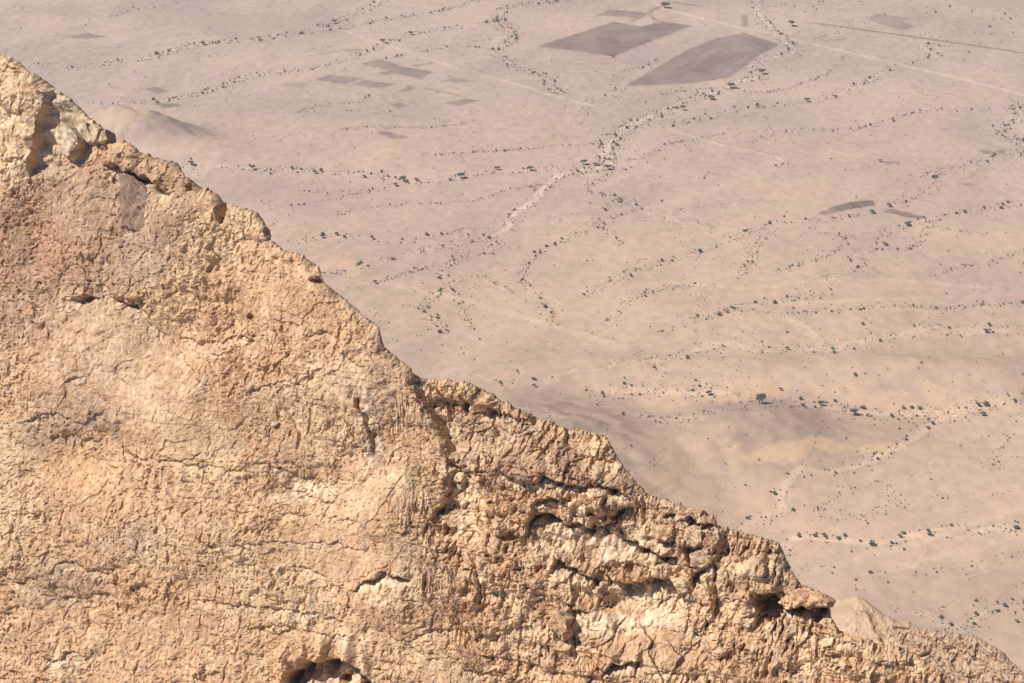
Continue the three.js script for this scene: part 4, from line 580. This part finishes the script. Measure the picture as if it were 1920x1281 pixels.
{
  const CR = [[1470, 1235], [1535, 1205], [1562, 1180], [1578, 1162], [1592, 1138], [1608, 1118], [1622, 1124], [1650, 1148], [1690, 1168], [1701, 1163], [1726, 1180], [1768, 1182], [1802, 1188], [1834, 1193], [1856, 1210], [1882, 1222], [1896, 1241], [1926, 1268], [2000, 1310], [2120, 1390]];
  const top = px => { let i = 0; while (i < CR.length - 2 && CR[i + 1][0] < px) i++; return lerp(CR[i][1], CR[i + 1][1], clamp((px - CR[i][0]) / (CR[i + 1][0] - CR[i][0]))) + 1.5 * noise(px / 10, 1, 701) + smooth(1640, 1700, px) * (2.6 * noise(px / 5, 2, 702) + 3 * noise(px / 22, 2, 703)); };
  const n = new THREE.Vector3(-0.32, 0.56, 0.76).normalize(), P1 = new THREE.Vector3(...ray(1620, 1150)).normalize().multiplyScalar(400), k0 = n.dot(P1), Ms = 400 / FPX;
  const at = (px, py, d, out) => { const v = ray(px, py), k = k0 / (v[0] * n.x + v[1] * n.y + v[2] * n.z); out[0] = v[0] * k + n.x * d; out[1] = EYE + v[1] * k + n.y * d; out[2] = v[2] * k + n.z * d; return out; };
  const spur = new THREE.Group(); spur.name = numbered('rock_spur'); at(1620, 1281, 0, []).forEach((v, i) => spur.position.setComponent(i, v)); scene.add(spur);
  tag(spur, 'paler rocky spur with a smooth pointed slab behind the lower right cliff', 'rock ridge', null, 'structure');
  const cols = steps([[1470, 2120, 400]]), BACK = 18, F = 130, rows = BACK + F, pos = [], col = [], uv = [], index = [], P = [0, 0, 0];
  cols.forEach((px, i) => {
    const y0 = top(px);
    for (let j = 0; j < rows; j++) {
      const w = j < BACK ? 0 : (j - BACK) * 1.7, back = j < BACK ? 0.14 * (BACK - j) ** 2 : 0, py = y0 + w, s = px * Ms, t = py * Ms, craggy = smooth(1630, 1720, px + (py - 1180) * 0.6);
      const bx = s + 0.6 * noise(s / 3, t / 3, 710), by = t - 0.55 * s + 0.6 * noise(s / 3, t / 3, 711), h = (0.3 + craggy) * (1.2 * Math.abs(noise(bx / 6, by / 3.4, 712)) + 0.6 * Math.abs(noise(bx / 2.4, by / 1.5, 713)));
      let d = h + (0.3 + craggy) * 0.6 * facets(bx / 5, (by - h) / 3.2, 714).facet + (0.2 + 0.5 * craggy) * facets(bx / 1.5, (by - h) / 1.1, 715).facet + (0.10 + 0.28 * craggy) * facets(bx / 0.55, (by - h) / 0.5, 721).facet - (0.15 + 0.5 * craggy) * smooth(0.28, 0.48, noise((s + 0.4 * t) / 0.8, (t - 0.6 * s) / 2.6, 722)) + 0.16 * noise(s / 0.8, t / 0.6, 716) * (0.4 + craggy) + 1.6 * noise(s / 12, t / 12, 717);
      const groove = Math.abs((px - 1655 + (1205 - py) * 0.45) / 7 + noise(py / 18, 4, 718) * 1.5); d -= 1.3 * smooth(1, 0, groove) * smooth(1135, 1160, py) + 1.1 * smooth(1.2, 0, Math.abs((py - 1180 - (px - 1690) * 0.12) / 5)) * smooth(18, 6, Math.abs(px - 1688)) + 1.2 * smooth(1, 0, Math.abs((py - 1232 - (px - 1720) * -0.3) / 5)) * smooth(30, 10, Math.abs(px - 1728));
      d -= (w < 22 ? (1 - Math.sqrt(1 - (1 - w / 22) ** 2)) * 22 * Ms * 0.8 : 0) + smooth(1606, 1570, px) * 2.2;
      at(px, py, d, P); if (back) { const z = 0.6 * noise(s / 2, back / 2, 719); P[0] -= 0.15 * back; P[1] += -0.55 * back + z; P[2] -= 0.8 * back; }
      pos.push(P[0] - spur.position.x, P[1] - spur.position.y, P[2] - spur.position.z); uv.push(s / 4, t / 4);
      const c = clamp(0.5 + fbm(s / 6, t / 6, 4, 720) + 0.6 * noise(s / 1.2, t / 1.5, 725)), grit = 1 + 0.25 * noise(s / 0.5, t / 0.5, 726); for (let e = 0; e < 3; e++) col.push(lerp([0.41, 0.265, 0.16][e], [0.49, 0.325, 0.20][e], c * (1 - 0.25 * craggy)) * grit);
      if (i && j) { const a = (i - 1) * rows + j - 1, b = a + 1, c2 = i * rows + j - 1, d2 = c2 + 1; index.push(a, b, c2, c2, b, d2); }
    }
  });
  const g = new THREE.BufferGeometry(); g.setAttribute('position', new THREE.Float32BufferAttribute(pos, 3)); g.setAttribute('color', new THREE.Float32BufferAttribute(col, 3)); g.setAttribute('uv', new THREE.Float32BufferAttribute(uv, 2)); g.setIndex(index);
  mesh('rock_face', g, rockMaterial, spur);
}

// ------------------------------------------------------------------ trees and bushes of the plain
const twoSided = (c, through) => new THREE.MeshPhysicalMaterial({ color: new THREE.Color().setRGB(...c), roughness: 0.95, side: THREE.DoubleSide, transmission: through, thickness: 0 });
const LEAF = { green: twoSided([0.135, 0.137, 0.10], 0.15), olive: twoSided([0.16, 0.145, 0.085], 0.15), grey: twoSided([0.18, 0.142, 0.108], 0), dry: twoSided([0.16, 0.115, 0.075], 0) };
const BARK = new THREE.MeshStandardMaterial({ color: new THREE.Color().setRGB(0.13, 0.095, 0.07), roughness: 1 });
function leafCloud(n, seed, place, size) {                   // many leaf clumps, each a small bent pair of triangles
  const r = rng(seed), pos = [];
  for (let k = 0; k < n; k++) {
    const [x, y, z] = place(r), a = r() * 6.283, e = (r() - 0.5) * 2.4, s = size * (0.6 + 0.8 * r()), ux = Math.cos(a), uz = Math.sin(a), vx = -uz * Math.sin(e), vy = Math.cos(e), vz = ux * Math.sin(e);
    pos.push(x - ux * s, y, z - uz * s, x + vx * s, y + vy * s, z + vz * s, x + ux * s, y, z + uz * s, x - ux * s, y, z - uz * s, x + ux * s, y, z + uz * s, x - vx * s * 0.9 + uz * s * 0.3, y - vy * s * 0.9, z - vz * s * 0.9 - ux * s * 0.3);
  }
  const g = new THREE.BufferGeometry(); g.setAttribute('position', new THREE.Float32BufferAttribute(pos, 3)); g.computeVertexNormals(); return g;
}
function stick(a, b, ra, rb) { const A = new THREE.Vector3(...a), B = new THREE.Vector3(...b), L = A.distanceTo(B), g = new THREE.CylinderGeometry(rb, ra, L, 5, 1); g.translate(0, L / 2, 0); g.applyQuaternion(new THREE.Quaternion().setFromUnitVectors(new THREE.Vector3(0, 1, 0), B.sub(A).normalize())); g.translate(...a); return g; }
// shapes of unit spread (1 m across)
function acaciaShape(seed) {                                 // flat umbrella crown in lobes on a forked trunk
  const r = rng(seed), lobes = Array.from({ length: 9 }, () => { const a = r() * 6.283, q = 0.33 * Math.sqrt(r()); return [Math.cos(a) * q, 0.40 + 0.10 * r(), Math.sin(a) * q, 0.10 + 0.10 * r()]; });
  const crown = leafCloud(620, seed + 1, (q) => { const l = lobes[Math.floor(q() * 9)], a = q() * 6.283, m = Math.sqrt(q()) * l[3] * 1.25, h = q(); return [l[0] + Math.cos(a) * m, l[1] + (h - 0.35) * 0.17 * (1 - 0.5 * m / l[3] / 1.25), l[2] + Math.sin(a) * m]; }, 0.045);
  const sticks = [stick([0, -0.02, 0], [0.02, 0.17, 0.01], 0.028, 0.02)];
  for (const l of lobes.slice(0, 6)) sticks.push(stick([0.02, 0.15, 0.01], [l[0], l[1], l[2]], 0.016, 0.006));
  return { crown, trunk: mergeGeometries(sticks.map(g => g.toNonIndexed())) };
}
function bushShape(seed, n, loose, leaf = 0.08) {                         // rounded bush of a few unequal lobes with stems
  const r = rng(seed), lobes = Array.from({ length: 5 }, () => { const a = r() * 6.283, q = 0.24 * Math.sqrt(r()); return [Math.cos(a) * q, 0.20 + 0.22 * r(), Math.sin(a) * q, 0.16 + 0.13 * r()]; });
  const crown = leafCloud(n, seed + 1, (q) => { const l = lobes[Math.floor(q() * 5)], a = q() * 6.283, c = q() * 2 - 1, m = l[3] * Math.cbrt(q()) * loose, k = Math.sqrt(1 - c * c); return [l[0] + Math.cos(a) * k * m, Math.max(0.03, l[1] + c * m * 0.9), l[2] + Math.sin(a) * k * m]; }, leaf);
  return { crown, trunk: mergeGeometries(lobes.map(l => stick([l[0] * 0.2, -0.03, l[2] * 0.2], [l[0], l[1], l[2]], 0.02, 0.008).toNonIndexed())) };
}
const ACACIA = [acaciaShape(11), acaciaShape(23), acaciaShape(37)], BUSH = [bushShape(41, 150, 1), bushShape(43, 150, 1.05), bushShape(47, 110, 1.1)];
function plantThing(name, shape, leaf, x, z, spread, turn, tall = 1) {
  const o = new THREE.Group(); o.name = numbered(name); scene.add(o); o.position.set(x, ground(x, z), z); o.rotation.y = turn; o.scale.set(spread, spread * tall, spread);
  mesh('crown', shape.crown, leaf, o); mesh(name === 'acacia_tree' ? 'trunk' : 'stems', shape.trunk, BARK, o); return o;
}
// [seen at, spread in pixels of the photograph, label]
const TREES = [
  [1424, 752, 25, 'largest dark green acacia just beyond the crest of the near mound'], [1602, 775, 18, 'flat topped pale acacia over its shadow, right of the largest acacia'], [1247, 12, 16, 'dark acacia at the top edge between the fields'],
  [1485, 46, 15, 'lone round acacia right of the wash near the top edge'], [1428, 136, 15, 'acacia in the bend of the wash beside the striped field'], [1371, 163, 15, 'acacia left of the pale channel below the striped field'], [1333, 184, 15, 'broad acacia just under the pale channel below the striped field'], [1281, 204, 12, 'acacia on the bright channel left of the broad one'],
  [1513, 189, 11, 'lone acacia on the open plain below the pale road'], [382, 82, 11, 'flat topped tree in the upper left wash'], [628, 42, 11, 'acacia on the upper left wash near the top edge'], [718, 78, 11, 'acacia where the straight pale road meets the bushy line'], [770, 64, 10, 'acacia above the straight pale road'], [968, 68, 10, 'acacia at the bend of the bushy wash left of the big field'],
  [1149, 106, 8, 'small acacia at the lower tip of the farther big field'], [932, 316, 12, 'layered acacia above the long left wash'], [995, 318, 13, 'wide low acacia near the right end of the long left wash'], [864, 331, 15, 'wide acacia in the middle of the long left wash'], [757, 336, 16, 'largest acacia on the left half of the long left wash'], [780, 338, 11, 'round acacia right beside the largest one on the long left wash'], [742, 347, 10, 'acacia just below the long left wash'],
  [1094, 306, 14, 'acacia left of the bright stony bend'], [1140, 316, 14, 'acacia at the lower end of the bright stony bend'], [1116, 309, 11, 'acacia between two others below the bright bend'], [359, 307, 13, 'dark bushy tree at the left end of the long wash by the cliff crest'], [475, 316, 12, 'tree on the long left wash right of the first dark one'], [591, 323, 10, 'tree on the long left wash above the faint channel'],
  [1635, 398, 12, 'flat dark tree between the wedge and the long dark patch'], [1668, 385, 12, 'layered tree above the long dark patch'], [1700, 421, 13, 'dark round tree below the long dark patch'], [1808, 397, 9, 'tree on the row right of the long dark patch'], [1650, 302, 8, 'tree at the left end of the small dark smear'],
  [605, 445, 9, 'dark tree on the level row right of the cliff crest'], [698, 447, 10, 'second dark tree on the level row right of the cliff crest'], [704, 530, 9, 'lone tree on the slope right of the cliff brow'], [848, 544, 8, 'tree at the end of the curling stony channel'], [1000, 710, 10, 'greyish leafless looking tree near the brow of the cliff'], [1001, 724, 9, 'green tree just below the greyish tree near the cliff brow'], [937, 718, 9, 'small leaning tree at the cliff edge near the near wash'],
  [1476, 654, 10, 'green tree at the left of the pale sandy flat'], [1560, 654, 9, 'green tree at the middle of the pale sandy flat'], [1618, 608, 8, 'tree on the upper edge of the pale sandy flat'], [1855, 609, 10, 'dark tree at the right above the pale sandy flat'], [1848, 622, 12, 'wide dark bush on the right of the pale sandy flat'], [1847, 758, 13, 'dark round tree at the right end of the near wash'], [1835, 760, 11, 'tree left beside the dark round one in the near wash'], [1901, 751, 9, 'tree at the right edge in the near wash'], [1843, 777, 11, 'tree below the dark round one at the right of the near wash'],
  [1328, 738, 12, 'low wide tree at the left of the near wash'], [1540, 759, 13, 'pair like wide tree right of the large acacia'], [1566, 752, 8, 'small tree on the bank above the near wash'], [1748, 794, 9, 'dark tree in the branch right of the near mound'], [1740, 803, 8, 'tree just below the dark one right of the near mound'], [1694, 765, 8, 'tree in the middle of the near wash right half'], [1708, 764, 8, 'tree right beside the one in the middle of the near wash'], [1464, 731, 8, 'lone bush like tree on the bank above the large acacia'],
  [1905, 989, 12, 'dark tree at the right end of the pale stony wash'], [1694, 1000, 10, 'dark tree on the pale stony wash right of its middle'], [1687, 1007, 9, 'tree just below left of the dark one on the pale stony wash'], [1740, 996, 8, 'tree right on the pale stony wash'], [1528, 1005, 10, 'dark tree at the left of the pale stony wash'], [1544, 1004, 10, 'second dark tree at the left of the pale stony wash'], [1571, 1010, 9, 'green tree at the left middle of the pale stony wash'], [1497, 1005, 9, 'tree at the left bend of the pale stony wash'], [1671, 1018, 8, 'tree on the lower edge of the pale stony wash'],
  [1452, 926, 9, 'dark tree on the channel above the pale stony wash'], [1631, 1073, 9, 'olive green bush like tree alone on the lower right plain'], [1884, 1137, 10, 'dark tree above the lower right corner'], [1829, 1152, 9, 'tree on the short wash above the lower right ridge'], [1907, 1165, 9, 'olive tree at the lower right edge'], [1783, 1172, 9, 'dark tree just above the lower right ridge'], [1784, 985, 8, 'small tree above the pale stony wash at the right'],
];
const treeSpots = TREES.map(([px, py, w, label], n) => {
  const [x, z] = spot(px, py + w * 0.22), dist = Math.hypot(x, z, EYE), spread = w * dist / FPX * 1.05, k = hash(n, 5, 6);
  const olive = /olive|green tree|pale/.test(label), grey = /grey/.test(label);
  tag(plantThing('acacia_tree', ACACIA[n % 3], grey ? LEAF.dry : olive ? LEAF.olive : LEAF.green, x, z, spread, k * 6, 0.85 + 0.4 * hash(n, 2, 9)), label, 'acacia tree', 'acacia trees on the plain');
  return [x, z, spread];
});
// every other plant: the 300 that show largest one by one, the rest as scrub
{
  const seen = [];
  for (const p of plants) {
    const [x, z, s] = p, y = ground(x, z), [px, py, d] = project(x, y, z);
    if (treeSpots.some(([tx, tz, ts]) => Math.hypot(tx - x, tz - z) < (ts + s) * 0.45)) continue;
    const inView = px > 4 && px < 1916 && py > 4 && py < (px < 1470 ? crest(px) - 14 : px < 1570 ? 1080 : Math.min(1265, 1100 + (px - 1570) * 0.35));
    seen.push({ x, z, s, px, py, where: p[3], kind: p[4], size: inView ? s / d : 0 });
  }
  seen.sort((a, b) => b.size - a.size);
  const single = seen.slice(0, 290), rest = seen.slice(290), along = new Map();
  for (const q of single) { if (!along.has(q.where)) along.set(q.where, []); along.get(q.where).push(q); }
  const nth = ['first', 'second', 'third', 'fourth', 'fifth', 'sixth', 'seventh', 'eighth', 'ninth', 'tenth', 'eleventh', 'twelfth', 'thirteenth', 'fourteenth', 'fifteenth', 'sixteenth', 'seventeenth', 'eighteenth', 'nineteenth', 'twentieth'];
  for (const [where, list] of along) {
    list.sort((a, b) => a.px - b.px);
    list.forEach((q, i) => {
      const kind = q.kind < 0.72 ? 'green' : q.kind < 0.88 ? 'olive' : 'grey', look = { green: 'dark green', olive: 'olive green', grey: 'greyish' }[kind];
      const place = list.length === 1 ? 'alone' : i === 0 ? 'leftmost big one' : i === list.length - 1 ? 'rightmost big one' : i < 20 && i <= list.length / 2 ? `${nth[i]} from left` : `${nth[list.length - 1 - i] || 'inner'} from right`;
      const o = plantThing('desert_shrub', BUSH[Math.floor(q.kind * 997) % 3], LEAF[kind], q.x, q.z, q.s * 0.86, q.kind * 40, 0.9 + 0.4 * hash(i, 7, 3));
      tag(o, `big ${look} bush, ${place} in ${where}`.replace(/ big one|the only big one /, ''), 'bush', 'bushes along the dry washes');
    });
  }
  const kinds = [['green scrub dotted along the washes of the plain', LEAF.green, q => q.kind < 0.55], ['olive brown scrub dotted along the washes of the plain', LEAF.grey, q => q.kind >= 0.55]];
  const scrub = bushShape(77, 44, 1.0, 0.13).crown, m4 = new THREE.Matrix4(), qt = new THREE.Quaternion(), up = new THREE.Vector3(0, 1, 0);
  const extra = [], r = rng(4242);                           // small stuff near the larger plants
  for (const w of WASHES) for (let k = 0; k < w.density * w.chain.length * 4 / 100 * 3.6; k++) { const [x, z, nx, nz, along] = w.chain[Math.floor(r() * w.chain.length)], q = (r() + r() + r() - 1.5) * 1.5 * w.half, e = r() * r(); if (noise(along / 45, w.half + w.density, 610) + 0.5 * noise(along / 14, w.density, 611) > 0.8 * r() - 0.6) extra.push({ x: x + nx * q + 3 * (r() - 0.5), z: z + nz * q + 5 * (r() - 0.5), s: 0.7 + 1.4 * e, kind: 0.35 + 0.65 * r() }); }
  for (let k = 0; k < 170000; k++) {                          // and along the thin runnels of the plain
    const z = -2650 + 1850 * r(), x = (2 * r() - 1) * (0.29 * -z + 60), [ra, rb] = runnels(x, z), u = r();
    if (u < 0.008 || (ra < 0.8 && u < 0.6 * clamp(0.45 + 1.8 * noise(x / 110, z / 140, 600))) || (rb < 0.7 && u < 0.5 * clamp(0.1 + 1.6 * noise(x / 80, z / 110, 602)))) extra.push({ x, z, s: 0.75 + 1.1 * r() * r() + (u < 0.008 ? 0.5 : 0), kind: 0.3 + 0.7 * r() });
  }
  for (const [label, leaf, pick] of kinds) {
    const list = [...rest, ...extra].filter(pick), im = new THREE.InstancedMesh(scrub, leaf, list.length);
    list.forEach((q, i) => { m4.compose(new THREE.Vector3(q.x, ground(q.x, q.z), q.z), qt.setFromAxisAngle(up, q.kind * 50), new THREE.Vector3(q.s, q.s * 0.9, q.s)); im.setMatrixAt(i, m4); });
    im.castShadow = im.receiveShadow = true; im.name = numbered('desert_scrub'); scene.add(tag(im, label, 'scrub', null, 'stuff'));
  }
}

// the few green tufts that grow on the rock
for (const [px, py, size, label] of [[1131, 907, 0.75, 'bright green tuft on the rubble slope near the cliff crest'], [1563, 1249, 0.6, 'small green tuft on the slope below the ledge tip'], [898, 790, 0.4, 'tiny green tuft under the upper brow of the cliff']]) {
  const p = rockPoint(px, py, surfaceAt(px, py) - 0.05, []), o = new THREE.Group(); o.name = numbered('grass_tuft'); scene.add(o); o.position.set(...p); o.scale.setScalar(size);
  mesh('crown', BUSH[1].crown, LEAF.olive, o); mesh('stems', BUSH[1].trunk, BARK, o); tag(o, label, 'tuft');
}
renderer.render(scene, camera);
